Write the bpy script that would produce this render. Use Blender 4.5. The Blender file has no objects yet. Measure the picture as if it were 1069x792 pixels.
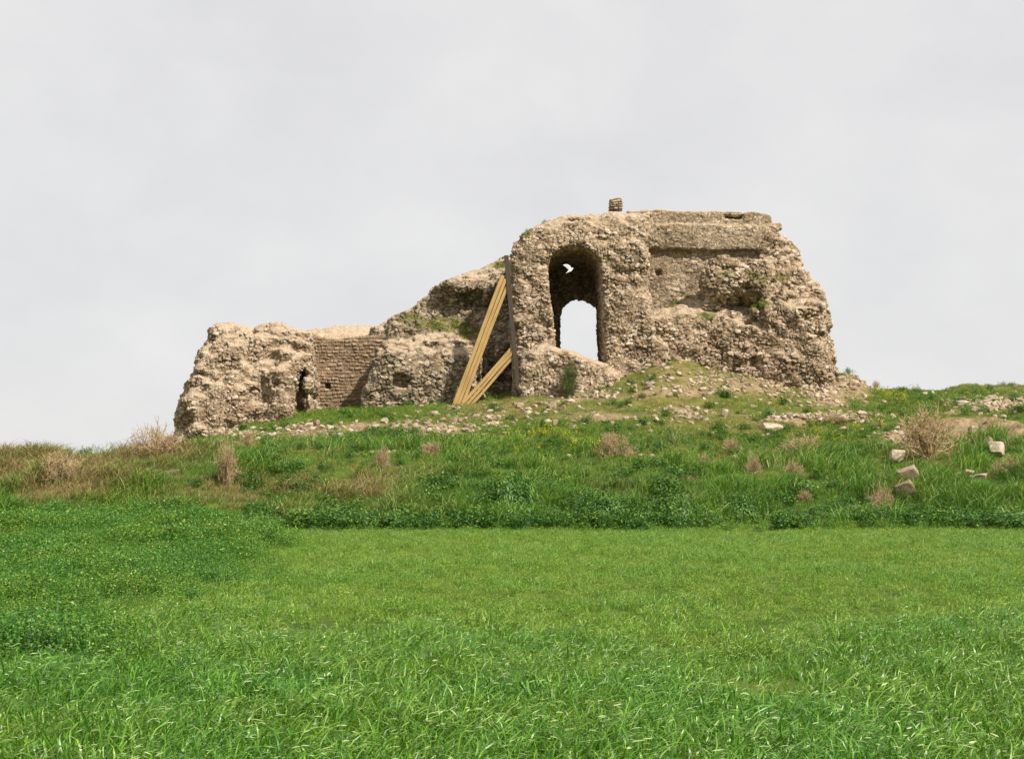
import bpy, math, random
import numpy as np
from mathutils import Vector, Matrix, Euler

S = bpy.context.scene
COL = S.collection
R = math.radians
rng = np.random.default_rng(11)
random.seed(11)
F = 1500.0           # focal length in photo pixels (photo is 1069 wide)
CX, HY, CAMZ = 534.5, 500.0, 2.0

# ------------------------------------------------------------------ camera
cam = bpy.data.cameras.new('camera')
cam.sensor_width = 36.0
cam.lens = 36.0 * F / 1069.0
cam.shift_y = (HY - 396.0) / 1069.0
cam.clip_end = 9000
cam_o = bpy.data.objects.new('camera', cam)
COL.objects.link(cam_o)
cam_o.location = (0, 0, CAMZ)
cam_o.rotation_euler = (R(90), 0, 0)
S.camera = cam_o

# ------------------------------------------------------------------ sky, sun, exposure
SUN = Vector((0.52, -0.46, 0.72)).normalized()
W = bpy.data.worlds.new('World')
S.world = W
W.use_nodes = True
nt = W.node_tree
nt.nodes.clear()
def N(tree, typ, **kw):
    n = tree.nodes.new(typ)
    for k, v in kw.items():
        setattr(n, k, v)
    return n
w_out = N(nt, 'ShaderNodeOutputWorld')
w_bg = N(nt, 'ShaderNodeBackground')
w_bg.inputs[1].default_value = 0.12
w_sky = N(nt, 'ShaderNodeTexSky', sky_type='NISHITA', sun_disc=False)
w_sky.sun_elevation = math.asin(SUN.z)
w_sky.sun_rotation = math.atan2(SUN.x, SUN.y)
w_tc = N(nt, 'ShaderNodeTexCoord')
w_map = N(nt, 'ShaderNodeMapping')
w_map.inputs['Scale'].default_value = (1.0, 1.0, 1.5)
w_n = N(nt, 'ShaderNodeTexNoise')
w_n.inputs['Scale'].default_value = 7.0
w_n.inputs['Detail'].default_value = 7
w_n.inputs['Roughness'].default_value = 0.55
w_n.inputs['Distortion'].default_value = 0.15
w_r = N(nt, 'ShaderNodeValToRGB')
w_r.color_ramp.elements[0].position = 0.30
w_r.color_ramp.elements[0].color = (4.64, 4.61, 4.69, 1)
w_r.color_ramp.elements[1].position = 0.72
w_r.color_ramp.elements[1].color = (5.24, 5.20, 5.15, 1)
w_mix = N(nt, 'ShaderNodeMix', data_type='RGBA')
w_mix.inputs[0].default_value = 0.965
L = nt.links.new
L(w_tc.outputs['Generated'], w_map.inputs[0])
L(w_map.outputs[0], w_n.inputs['Vector'])
L(w_n.outputs[0], w_r.inputs[0])
L(w_sky.outputs[0], w_mix.inputs[6])
L(w_r.outputs[0], w_mix.inputs[7])
L(w_mix.outputs[2], w_bg.inputs[0])
L(w_bg.outputs[0], w_out.inputs[0])

sl = bpy.data.lights.new('sun', 'SUN')
sl.energy = 4.8
sl.angle = R(1.5)
sl.color = (1.0, 0.95, 0.87)
so = bpy.data.objects.new('sun', sl)
COL.objects.link(so)
so.rotation_euler = SUN.to_track_quat('Z', 'Y').to_euler()

S.view_settings.view_transform = 'Standard'
S.view_settings.look = 'None'
S.view_settings.exposure = 0.42
S.view_settings.gamma = 1.0
S.view_settings.use_curve_mapping = False
S.render.engine = 'CYCLES'
S.cycles.max_bounces = 6
S.cycles.diffuse_bounces = 2
S.cycles.glossy_bounces = 2
S.cycles.transmission_bounces = 3
S.cycles.transparent_max_bounces = 4

# ------------------------------------------------------------------ numpy noise
def _h(ix, iy, iz, seed):
    a = (ix.astype(np.int64) * 374761393 + iy.astype(np.int64) * 668265263 +
         iz.astype(np.int64) * 2147483647 + seed * 974711) & 0xFFFFFFFF
    a = ((a ^ (a >> 13)) * 1274126177) & 0xFFFFFFFF
    a = ((a ^ (a >> 16)) * 2246822519) & 0xFFFFFFFF
    a = a ^ (a >> 15)
    return (a & 0xFFFFFF) / float(0x1000000)

def noise3(x, y, z, seed=0):
    x, y, z = np.broadcast_arrays(x, y, z)
    x0, y0, z0 = np.floor(x), np.floor(y), np.floor(z)
    u, v, w = x - x0, y - y0, z - z0
    u, v, w = u*u*(3-2*u), v*v*(3-2*v), w*w*(3-2*w)
    r = 0
    for dx in (0, 1):
        for dy in (0, 1):
            for dz in (0, 1):
                r = r + _h(x0+dx, y0+dy, z0+dz, seed) * (u if dx else 1-u) * (v if dy else 1-v) * (w if dz else 1-w)
    return r * 2 - 1

def fbm(x, y, z, seed=0, octs=3):
    r, a, f, t = 0, 1.0, 1.0, 0
    for i in range(octs):
        r = r + a * noise3(x*f, y*f, z*f, seed + i*17)
        t += a
        a *= 0.5
        f *= 2.03
    return r / t

def voronoi(p, seed=0):
    """p (n,3) in cell units -> f1, f2, random of nearest cell"""
    base = np.floor(p)
    n = len(p)
    f1 = np.full(n, 9.0); f2 = np.full(n, 9.0); idr = np.zeros(n); tl = np.zeros(n)
    for dx in (-1, 0, 1):
        for dy in (-1, 0, 1):
            for dz in (-1, 0, 1):
                c = base + (dx, dy, dz)
                a, b, d = c[:, 0], c[:, 1], c[:, 2]
                q = c + 0.12 + 0.76*np.stack([_h(a, b, d, seed+1), _h(a, b, d, seed+2), _h(a, b, d, seed+3)], 1)
                dist = np.sqrt(((q - p)**2).sum(1))
                closer = dist < f1
                f2 = np.where(closer, f1, np.minimum(f2, dist))
                idr = np.where(closer, _h(a, b, d, seed+4), idr)
                tl = np.where(closer, ((p - q)*(np.stack([_h(a, b, d, seed+5), _h(a, b, d, seed+6), _h(a, b, d, seed+7)], 1) - 0.5)).sum(1), tl)
                f1 = np.where(closer, dist, f1)
    return f1, f2, idr, tl

def sstep(a, b, x):
    t = np.clip((x - a) / (b - a), 0, 1)
    return t*t*(3-2*t)

# ------------------------------------------------------------------ picture <-> world
def P(x, y, d):
    return ((x - CX) * d / F, d, CAMZ + (HY - y) * d / F)

# ------------------------------------------------------------------ terrain
GC = np.array([-600,-200,0,100,180,250,320,400,480,540,600,650,705,760,820,870,910,960,1069,1300,1700], float)
GD = np.array([45, 49.5, 54, 62, 68, 71.5, 74, 80, 90, 105, 130], float)
GY = np.array([
 [550]*21,
 [508,508,508,506,506,508,512,516,517,517,517,517,517,518,519,518,517,516,515,514,514],
 [488,488,486,482,478,476,478,480,482,482,482,482,482,484,484,482,480,478,474,472,472],
 [480,480,480,476,470,465,462,459,457,454,454,452,452,454,454,454,454,452,447,447,447],
 [488,488,487,480,468,456,447,441,436,430,427,422,416,426,431,433,433,433,431,429,429],
 [492,492,490,482,466,447,434,428,423,412,407,398,376,392,408,414,419,421,419,419,419],
 [495,495,493,482,462,440,430,425,420,409,404,388,362,380,402,405,412,416,415,415,415],
 [500,500,497,485,462,442,432,426,421,415,410,400,385,395,402,405,408,412,412,412,412],
 [505,505,503,490,472,452,442,436,431,426,421,416,411,411,411,410,410,413,414,415,415],
 [515,515,515,510,500,490,480,470,465,460,455,455,450,450,445,440,435,435,435,440,440],
 [540]*21], float)
GZ = CAMZ + (HY - GY) * GD[:, None] / F
_fd = np.arange(44.0, 132.01, 0.5)
_fx = np.arange(-600.0, 1700.1, 12.5)
def field_z(d):
    return CAMZ - (1.95 - 0.01286*(d - 10))
tmp = np.stack([np.interp(_fx, GC, r) for r in GZ])
tab = np.stack([np.interp(_fd, GD, tmp[:, i]) for i in range(len(_fx))], 1)
def blur(a, s, ax):
    k = np.exp(-0.5*(np.arange(-12, 13)/s)**2); k /= k.sum()
    pad = [(0, 0), (0, 0)]; pad[ax] = (12, 12)
    ap = np.pad(a, pad, mode='edge')
    out = 0
    for i, kk in enumerate(k):
        sl_ = [slice(None)]*2; sl_[ax] = slice(i, i + a.shape[ax])
        out = out + kk*ap[tuple(sl_)]
    return out
tab = blur(blur(tab, 1.6, 0), 1.5, 1)

# eroded scarp on the right, low bumps of rubble
def base_z(X, Y):
    X = np.asarray(X, float); Y = np.asarray(Y, float)
    px = CX + X / np.maximum(Y, 8.0) * F
    fi = np.clip((Y - _fd[0]) / 0.5, 0, len(_fd) - 1.001)
    fj = np.clip((px - _fx[0]) / 12.5, 0, len(_fx) - 1.001)
    i = fi.astype(int); j = fj.astype(int); u = fi - i; v = fj - j
    t = (tab[i, j]*(1-u)*(1-v) + tab[i+1, j]*u*(1-v) + tab[i, j+1]*(1-u)*v + tab[i+1, j+1]*u*v)
    fz = field_z(np.clip(Y, -40, 46))
    k = sstep(44.0, 46.0, Y)
    z = fz*(1-k) + t*k
    far = sstep(125, 200, Y)
    z = z*(1-far) + (-2.2)*far
    # side shoulders fall away
    return z

def cut_mask(px, Y):
    px = px + 14*noise3(Y*1.3, 0*Y, 0*Y, 35); Y = Y + 0.5*noise3(px*0.06, 0*px, 0*px, 36) + 0.25*noise3(px*0.21, 0*px, 0*px, 37)
    return sstep(925, 965, px) * sstep(58.0, 59.5, Y) * (1 - sstep(62.2, 63.0, Y))

def ground_z(X, Y):
    X = np.asarray(X, float); Y = np.asarray(Y, float)
    px = CX + X / np.maximum(Y, 8.0) * F
    z = base_z(X, Y)
    bank = sstep(44, 47, Y) * (1 - sstep(50, 55, Y))
    slope = sstep(53, 58, Y) * (1 - sstep(95, 120, Y))
    z = z + bank * (0.75 - 0.5*sstep(50, 53, Y)*sstep(330, 200, px)) * fbm(X*0.40, Y*0.55, 0*X, 5, 3)
    z = z + slope * (0.20 * fbm(X*0.5, Y*0.5, 0*X, 9, 3) + 0.13*fbm(X*1.9, Y*1.9, 0*X, 12, 3))
    z = z + (1-bank)*(1-slope) * 0.05 * fbm(X*0.35, Y*0.35, 0*X, 7, 2) * (np.abs(Y) < 100)
    # earth cut: ground in front of the scarp is dug away
    z = z + 0.42*sstep(925, 960, px)*sstep(62.3, 62.9, Y)*(1 - sstep(66, 73, Y))*(0.7 + 0.5*noise3(X*0.8, Y*0.1, 0*X, 33))
    z = z - 0.60*cut_mask(px, Y) * (0.8 + 0.4*noise3(X*0.9, Y*0.9, 0*X, 31))
    # little terraces of tumbled masonry
    t1 = sstep(975, 1010, px)*sstep(81, 82, Y)*0.45
    t2 = sstep(815, 835, px)*(1-sstep(925, 945, px))*sstep(64.4, 64.9, Y)*(1-sstep(65.6, 67.5, Y))*0.22
    t3 = np.exp(-((px-885)/22)**2 - ((Y-75)/2.2)**2)*0.85
    return z + t1 + t2 + t3

def to_px(X, Y, Z):
    return CX + X/Y*F, HY - (Z - CAMZ)/Y*F

_ds = np.arange(9.0, 110.0, 0.1)
def ground_hit(x, y):
    """first ground point along the line of sight through photo pixel (x, y)"""
    X = (x - CX)*_ds/F
    zr = CAMZ + (HY - y)*_ds/F
    g = ground_z(X, _ds)
    k = np.nonzero(g >= zr)[0]
    i = k[0] if len(k) else int(np.argmin(zr - g))
    return float(X[i]), float(_ds[i]), float(g[i])

def prop(o, label=None, cat=None, group=None, kind=None):
    if label: o['label'] = label
    if cat: o['category'] = cat
    if group: o['group'] = group
    if kind: o['kind'] = kind
    return o

def link_mesh(name, verts, faces, mat=None, parent=None, smooth=False, attrs=None):
    me = bpy.data.meshes.new(name)
    verts = np.asarray(verts, np.float32)
    if isinstance(faces, np.ndarray) and faces.ndim == 2:
        m = faces.shape[1]
        me.vertices.add(len(verts)); me.vertices.foreach_set('co', verts.ravel())
        me.loops.add(faces.size); me.loops.foreach_set('vertex_index', faces.ravel().astype(np.int32))
        me.polygons.add(len(faces))
        me.polygons.foreach_set('loop_start', np.arange(0, faces.size, m, dtype=np.int32))
        me.update(calc_edges=True)
        me.validate()
    else:
        me.from_pydata([tuple(v) for v in verts], [], [tuple(f) for f in faces])
        me.update()
    if smooth:
        me.polygons.foreach_set('use_smooth', np.ones(len(me.polygons), bool))
    for k, a in (attrs or {}).items():
        at = me.attributes.new(k, 'FLOAT', 'POINT')
        at.data.foreach_set('value', np.asarray(a, np.float32))
    if mat: me.materials.append(mat)
    o = bpy.data.objects.new(name, me)
    COL.objects.link(o)
    if parent: o.parent = parent
    return o

# ------------------------------------------------------------------ material helpers
def new_mat(name):
    m = bpy.data.materials.new(name)
    m.use_nodes = True
    t = m.node_tree
    t.nodes.clear()
    out = N(t, 'ShaderNodeOutputMaterial')
    b = N(t, 'ShaderNodeBsdfPrincipled')
    t.links.new(b.outputs[0], out.inputs[0])
    return m, t, b, out

def ramp(t, fac, stops):
    r = N(t, 'ShaderNodeValToRGB')
    els = r.color_ramp.elements
    while len(els) < len(stops): els.new(0.5)
    for e, (p, c) in zip(els, stops):
        e.position = p; e.color = (*c, 1)
    t.links.new(fac, r.inputs[0])
    return r.outputs[0]

def mixc(t, fac, a, b, blend='MIX'):
    m = N(t, 'ShaderNodeMix', data_type='RGBA', blend_type=blend)
    for sock, v in ((m.inputs[0], fac), (m.inputs[6], a), (m.inputs[7], b)):
        if isinstance(v, (int, float)): sock.default_value = v
        elif isinstance(v, tuple): sock.default_value = (*v, 1)
        else: t.links.new(v, sock)
    return m.outputs[2]

def pos_noise(t, scale, detail=4, rough=0.55, stretch=None):
    g = N(t, 'ShaderNodeNewGeometry')
    n = N(t, 'ShaderNodeTexNoise')
    n.inputs['Scale'].default_value = scale
    n.inputs['Detail'].default_value = detail
    n.inputs['Roughness'].default_value = rough
    if stretch:
        mp = N(t, 'ShaderNodeMapping'); mp.inputs['Scale'].default_value = stretch
        t.links.new(g.outputs['Position'], mp.inputs[0]); t.links.new(mp.outputs[0], n.inputs['Vector'])
    else:
        t.links.new(g.outputs['Position'], n.inputs['Vector'])
    return n.outputs[0]

def attr(t, name, typ='GEOMETRY'):
    a = N(t, 'ShaderNodeAttribute', attribute_type=typ)
    a.attribute_name = name
    return a.outputs['Fac']

def maprange(t, v, a, b, c=0.0, d=1.0):
    m = N(t, 'ShaderNodeMapRange')
    t.links.new(v, m.inputs[0])
    for i, q in enumerate((a, b, c, d)): m.inputs[i+1].default_value = q
    return m.outputs[0]

def bump(t, b, h, strength=0.4, dist=0.05):
    n = N(t, 'ShaderNodeBump')
    n.inputs['Strength'].default_value = strength
    n.inputs['Distance'].default_value = dist
    t.links.new(h, n.inputs['Height'])
    t.links.new(n.outputs[0], b.inputs['Normal'])

def leaf_mat(name, stops, vary=None, vscale=0.5, rough=0.5, trans=0.25, spec=0.35, dry=None):
    """stops: colours over the per-blade tone; vary: second colour set mixed by a world-space noise"""
    m, t, b, out = new_mat(name)
    c = ramp(t, attr(t, 'tone'), stops)
    if vary:
        f = maprange(t, pos_noise(t, vscale, 3), 0.40, 0.62)
        c = mixc(t, f, c, mixc(t, 1.0, c, vary, 'MULTIPLY'))
    tint = attr(t, 'tint', 'INSTANCER')
    if dry:
        c = mixc(t, tint, c, ramp(t, attr(t, 'tone'), dry))
    t.links.new(c, b.inputs['Base Color'])
    b.inputs['Roughness'].default_value = rough
    b.inputs['Specular IOR Level'].default_value = spec
    tr = N(t, 'ShaderNodeBsdfTranslucent')
    t.links.new(c, tr.inputs[0])
    ms = N(t, 'ShaderNodeMixShader'); ms.inputs[0].default_value = trans
    t.links.new(b.outputs[0], ms.inputs[1]); t.links.new(tr.outputs[0], ms.inputs[2])
    t.links.new(ms.outputs[0], out.inputs[0])
    return m

def stone_mat(name, tones, gap=(0.15, 0.112, 0.076), earth=(0.56, 0.43, 0.295), lichen=0.35):
    m, t, b, out = new_mat(name)
    c = ramp(t, attr(t, 'stone'), tones)
    big = maprange(t, pos_noise(t, 0.55, 4), 0.36, 0.66)
    c = mixc(t, big, mixc(t, 1.0, c, (0.72, 0.70, 0.68), 'MULTIPLY'), c)
    fine = maprange(t, pos_noise(t, 9.0, 5, 0.65), 0.3, 0.7, 0.62, 1.25)
    c = mixc(t, 1.0, c, fine, 'MULTIPLY')
    # small stones and chips wedged in the mortar
    gp = N(t, 'ShaderNodeNewGeometry')
    mp = N(t, 'ShaderNodeMapping'); mp.inputs['Scale'].default_value = (6.5, 6.5, 10.5)
    wn = N(t, 'ShaderNodeTexNoise'); wn.inputs['Scale'].default_value = 2.0
    t.links.new(gp.outputs['Position'], wn.inputs['Vector'])
    wa = N(t, 'ShaderNodeVectorMath', operation='MULTIPLY_ADD'); wa.inputs[1].default_value = (0.25, 0.25, 0.25)
    t.links.new(wn.outputs['Color'], wa.inputs[0]); t.links.new(gp.outputs['Position'], wa.inputs[2])
    t.links.new(wa.outputs[0], mp.inputs[0])
    vc = N(t, 'ShaderNodeTexVoronoi', feature='F1'); ve = N(t, 'ShaderNodeTexVoronoi', feature='DISTANCE_TO_EDGE')
    for q in (vc, ve):
        q.inputs['Scale'].default_value = 1.0
        t.links.new(mp.outputs[0], q.inputs['Vector'])
    sp = N(t, 'ShaderNodeSeparateColor'); t.links.new(vc.outputs['Color'], sp.inputs[0])
    chips = maprange(t, sp.outputs[0], 0.0, 1.0, 0.70, 1.28)
    c = mixc(t, 0.75, c, chips, 'MULTIPLY')
    edge = maprange(t, ve.outputs['Distance'], 0.0, 0.16)
    # grey-black lichen staining
    li = maprange(t, pos_noise(t, 1.6, 6, 0.7), 0.54, 0.68, 0, lichen)
    c = mixc(t, li, c, (0.13, 0.115, 0.085))
    c = mixc(t, attr(t, 'gap'), c, mixc(t, 1.0, gap, fine, 'MULTIPLY'))
    en = mixc(t, maprange(t, pos_noise(t, 3.0, 6, 0.7), 0.35, 0.65), earth, tuple(0.66*e for e in earth))
    c = mixc(t, attr(t, 'earth'), c, en)
    gn = mixc(t, maprange(t, pos_noise(t, 4.0, 4), 0.35, 0.65), (0.06, 0.09, 0.012), (0.23, 0.20, 0.055))
    c = mixc(t, attr(t, 'moss'), c, gn)
    hgt = N(t, 'ShaderNodeMath', operation='MULTIPLY_ADD'); hgt.inputs[1].default_value = 0.6
    t.links.new(edge, hgt.inputs[0]); t.links.new(pos_noise(t, 14.0, 5, 0.7), hgt.inputs[2])
    t.links.new(c, b.inputs['Base Color'])
    b.inputs['Roughness'].default_value = 0.95
    b.inputs['Specular IOR Level'].default_value = 0.1
    bump(t, b, hgt.outputs[0], 0.75, 0.06)
    return m

RUB = [(0.0, (0.28, 0.20, 0.125)), (0.35, (0.445, 0.32, 0.205)), (0.7, (0.58, 0.435, 0.29)), (1.0, (0.72, 0.60, 0.46))]
M_RUB = stone_mat('rubble_masonry', RUB)
M_GREY = stone_mat('weathered_masonry', [(0.0, (0.20, 0.145, 0.09)), (0.4, (0.37, 0.285, 0.185)), (0.75, (0.48, 0.385, 0.265)), (1.0, (0.58, 0.49, 0.37))], lichen=0.6)
M_BRICK = stone_mat('coursed_masonry', [(0.0, (0.31, 0.215, 0.13)), (0.5, (0.40, 0.28, 0.175)), (1.0, (0.52, 0.38, 0.25))], gap=(0.25, 0.175, 0.11), lichen=0.3)
M_COURSE = stone_mat('dressed_masonry', [(0.0, (0.33, 0.25, 0.16)), (0.5, (0.50, 0.385, 0.255)), (1.0, (0.64, 0.51, 0.36))], gap=(0.19, 0.14, 0.09), lichen=0.25)

# ------------------------------------------------------------------ ground sheet
def axis(fine0, fine1, step, lo, hi):
    a = list(np.arange(fine0, fine1 + 1e-6, step))
    s, v = step, fine0
    left = []
    while v > lo:
        s *= 1.25; v -= s; left.append(v)
    s, v = step, fine1
    right = []
    while v < hi:
        s *= 1.25; v += s; right.append(v)
    return np.array(left[::-1] + a + right)
gx = axis(-36, 36, 0.22, -4000, 4000)
gy = axis(44, 96, 0.18, -300, 5000)
XX, YY = np.meshgrid(gx, gy)
ZZ = ground_z(XX, YY)
nx, ny = len(gx), len(gy)
idx = np.arange(nx*ny).reshape(ny, nx)
gf = np.stack([idx[:-1, :-1], idx[:-1, 1:], idx[1:, 1:], idx[1:, :-1]], -1).reshape(-1, 4)
gpx, gpy = to_px(XX, np.maximum(YY, 5), ZZ)

def blob(px, py, lst):
    r = 0*px
    for (cx, cy, rx, ry) in lst:
        r = np.maximum(r, np.exp(-(((px-cx)/rx)**2 + ((py-cy)/ry)**2)**1.5))
    return r
BARE = [(325, 453, 38, 12), (385, 446, 60, 7), (470, 447, 55, 8), (610, 412, 50, 9), (700, 410, 60, 6), (640, 435, 60, 5),
        (780, 404, 70, 9), (860, 415, 45, 12), (885, 400, 30, 14), (850, 437, 60, 6), (1035, 424, 60, 9), (1020, 452, 70, 10),
        (950, 455, 40, 12), (1020, 505, 28, 10), (600, 372, 30, 20), (180, 497, 14, 5), (1035, 462, 40, 8), (720, 430, 26, 8)]
def bare_at(px, py):
    return blob(px, py, BARE)
def bare_mix(px, py, X, Y):
    return np.clip(bare_at(px, py)*0.95 + 0.9*fbm(X*0.7, Y*0.7, 0*X, 77, 3) - 0.30, 0, 1)*(Y > 50)*(Y < 100)
bare = bare_mix(gpx, gpy, XX, YY)
cutv = np.maximum(cut_mask(gpx, YY), sstep(925, 960, gpx)*sstep(61.8, 62.2, YY)*(1 - sstep(62.9, 63.2, YY)))
bare = np.maximum(bare, cutv)
ochre = np.clip(sstep(52, 57, YY)*(0.30 + 0.9*fbm(XX*0.25, YY*0.4, 0*XX, 41, 3)), 0, 1)

mg, t, b, out = new_mat('soil_and_turf')
soil = mixc(t, maprange(t, pos_noise(t, 2.5, 6, 0.7), 0.38, 0.62), (0.36, 0.255, 0.155), (0.19, 0.13, 0.075))
green = mixc(t, maprange(t, pos_noise(t, 1.1, 5, 0.65), 0.38, 0.62), (0.050, 0.098, 0.016), (0.115, 0.150, 0.026))
och = mixc(t, maprange(t, pos_noise(t, 1.7, 5, 0.65), 0.35, 0.65), (0.19, 0.165, 0.042), (0.25, 0.19, 0.085))
c = mixc(t, attr(t, 'ochre'), green, och)
c = mixc(t, attr(t, 'bare'), c, soil)
t.links.new(c, b.inputs['Base Color'])
b.inputs['Roughness'].default_value = 1.0
b.inputs['Specular IOR Level'].default_value = 0.05
bump(t, b, pos_noise(t, 7.0, 6, 0.7), 0.7, 0.12)
ground = link_mesh('ground', np.stack([XX, YY, ZZ], -1).reshape(-1, 3), gf, mg, smooth=True,
                   attrs={'bare': bare.ravel(), 'ochre': ochre.ravel()})
prop(ground, kind='structure')

# ------------------------------------------------------------------ signed-distance masonry
def poly_sdf(X, Z, poly):
    pts = np.array(poly, float)
    d = np.full(X.shape, 1e9); s = np.ones(X.shape)
    n = len(pts)
    for i in range(n):
        a = pts[i]; e = pts[i-1]
        ex, ez = e - a
        wx, wz = X - a[0], Z - a[1]
        q = np.clip((wx*ex + wz*ez) / (ex*ex + ez*ez + 1e-12), 0, 1)
        bx, bz = wx - ex*q, wz - ez*q
        d = np.minimum(d, bx*bx + bz*bz)
        c1 = Z >= a[1]; c2 = Z < e[1]; c3 = ex*wz > ez*wx
        s = np.where((c1 & c2 & c3) | (~c1 & ~c2 & ~c3), -s, s)
    return s*np.sqrt(d)

def pxpoly(pts, d):
    return [((x - CX)*d/F, CAMZ + (HY - y)*d/F) for x, y in pts]

def smax(a, b, k):
    h = np.maximum(k - np.abs(a - b), 0) / k
    return np.maximum(a, b) + h*h*k*0.25
def smin(a, b, k):
    return -smax(-a, -b, k)

class Field:
    def __init__(s, x0, x1, y0, y1, z0, z1, h=0.085):
        s.h = h; s.o = np.array([x0, y0, z0])
        s.x = np.arange(x0, x1, h); s.y = np.arange(y0, y1, h); s.z = np.arange(z0, z1, h)
        s.X2, s.Z2 = np.meshgrid(s.x, s.z, indexing='ij')
        s.X = s.x[:, None, None]; s.Y = s.y[None, :, None]; s.Z = s.z[None, None, :]
        s.f = np.full((len(s.x), len(s.y), len(s.z)), 9.0)
    def slab(s, poly, dref, y0, y1, batter=0.0, zb=4.0, rnd=0.5, cham=None):
        p2 = poly_sdf(s.X2, s.Z2, pxpoly(poly, dref))[:, None, :]
        front = (y0 + batter*(s.Z - zb)) - s.Y
        f = smax(p2, front, rnd)
        f = smax(f, s.Y - y1 + 0*f, rnd)
        if cham:
            yc, sl_ = cham
            zc = CAMZ + (HY - yc)*y0/F
            c = ((s.Z - zc) - sl_*(s.Y - y0 - batter*(zc - zb)))/math.sqrt(1 + sl_*sl_)
            f = smax(f, c + 0*f, 0.5)
        return f
    def add(s, f, k=0.5): s.f = smin(s.f, f, k)
    def cut(s, f, k=0.12): s.f = smax(s.f, -f, k)
    def ell(s, x, y, d, rx, ry, rz):
        c = P(x, y, d)
        return (np.sqrt(((s.X - c[0])/rx)**2 + ((s.Y - c[1])/ry)**2 + ((s.Z - c[2])/rz)**2) - 1)*min(rx, ry, rz)
    def rough(s, amp, scale, seed, octs=3, sx=1, sz=1):
        s.f = s.f + amp*fbm(s.X*scale*sx, s.Y*scale, s.Z*scale*sz, seed, octs)
    def pit(s, amp, scale, th, seed):
        s.f = s.f + amp*np.clip(fbm(s.X*scale, s.Y*scale, s.Z*scale*1.4, seed, 2) - th, 0, None)
    def mesh(s):
        f = s.f
        ins = f < 0
        c = np.zeros(tuple(n-1 for n in f.shape), int)
        for dx in (0, 1):
            for dy in (0, 1):
                for dz in (0, 1):
                    c += ins[dx:f.shape[0]-1+dx, dy:f.shape[1]-1+dy, dz:f.shape[2]-1+dz]
        act = (c > 0) & (c < 8)
        I = np.argwhere(act)
        vid = np.full(act.shape, -1, int); vid[act] = np.arange(len(I))
        acc = np.zeros((len(I), 3)); cnt = np.zeros(len(I))
        corners = [(a, b_, d) for a in (0, 1) for b_ in (0, 1) for d in (0, 1)]
        val = {q: f[I[:, 0]+q[0], I[:, 1]+q[1], I[:, 2]+q[2]] for q in corners}
        for q in corners:
            for ax in range(3):
                if q[ax]: continue
                r = list(q); r[ax] = 1; r = tuple(r)
                a, b_ = val[q], val[r]
                m = (a < 0) != (b_ < 0)
                tt = np.where(m, a/np.where(m, a - b_, 1), 0)
                p = np.array(q, float)[None, :].repeat(len(I), 0)
                p[:, ax] += tt
                acc[m] += p[m]; cnt[m] += 1
        V = s.o + (I + acc/cnt[:, None])*s.h
        quads = []
        for ax in range(3):
            o1, o2 = [(1, 2), (2, 0), (0, 1)][ax]
            A = [slice(None)]*3; B = [slice(None)]*3
            A[ax] = slice(0, -1); B[ax] = slice(1, None)
            a = ins[tuple(A)]; b_ = ins[tuple(B)]
            E = np.argwhere(a != b_)
            ok = (E[:, o1] > 0) & (E[:, o2] > 0) & (E[:, o1] < f.shape[o1]-1) & (E[:, o2] < f.shape[o2]-1)
            E = E[ok]
            flip = a[tuple(E.T)]
            def v(d1, d2):
                J = E.copy(); J[:, o1] += d1; J[:, o2] += d2
                return vid[tuple(J.T)]
            q = np.stack([v(-1, -1), v(0, -1), v(0, 0), v(-1, 0)], 1)
            q[~flip] = q[~flip][:, ::-1]
            quads.append(q)
        Q = np.concatenate(quads)
        Q = Q[(Q >= 0).all(1)]
        return V, Q

def subdiv(V, Q):
    n = len(V)
    e = np.stack([Q, np.roll(Q, -1, 1)], -1).reshape(-1, 2)
    es = np.sort(e, 1)
    key = es[:, 0]*n + es[:, 1]
    u, inv = np.unique(key, return_inverse=True)
    mid = (V[u//n] + V[u % n])/2
    cen = V[Q].mean(1)
    E = inv.reshape(-1, 4) + n
    C = np.arange(len(Q)) + n + len(u)
    V2 = np.concatenate([V, mid, cen])
    Q2 = np.concatenate([np.stack([Q[:, i], E[:, i], C, E[:, i-1]], 1) for i in range(4)])
    return V2, Q2

def normals(V, Q):
    a = np.cross(V[Q[:, 2]] - V[Q[:, 0]], V[Q[:, 3]] - V[Q[:, 1]])
    nn = np.zeros_like(V)
    for i in range(4):
        for k in range(3):
            nn[:, k] += np.bincount(Q[:, i], a[:, k], len(V))
    return nn/np.maximum(np.linalg.norm(nn, axis=1, keepdims=True), 1e-9)

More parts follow.
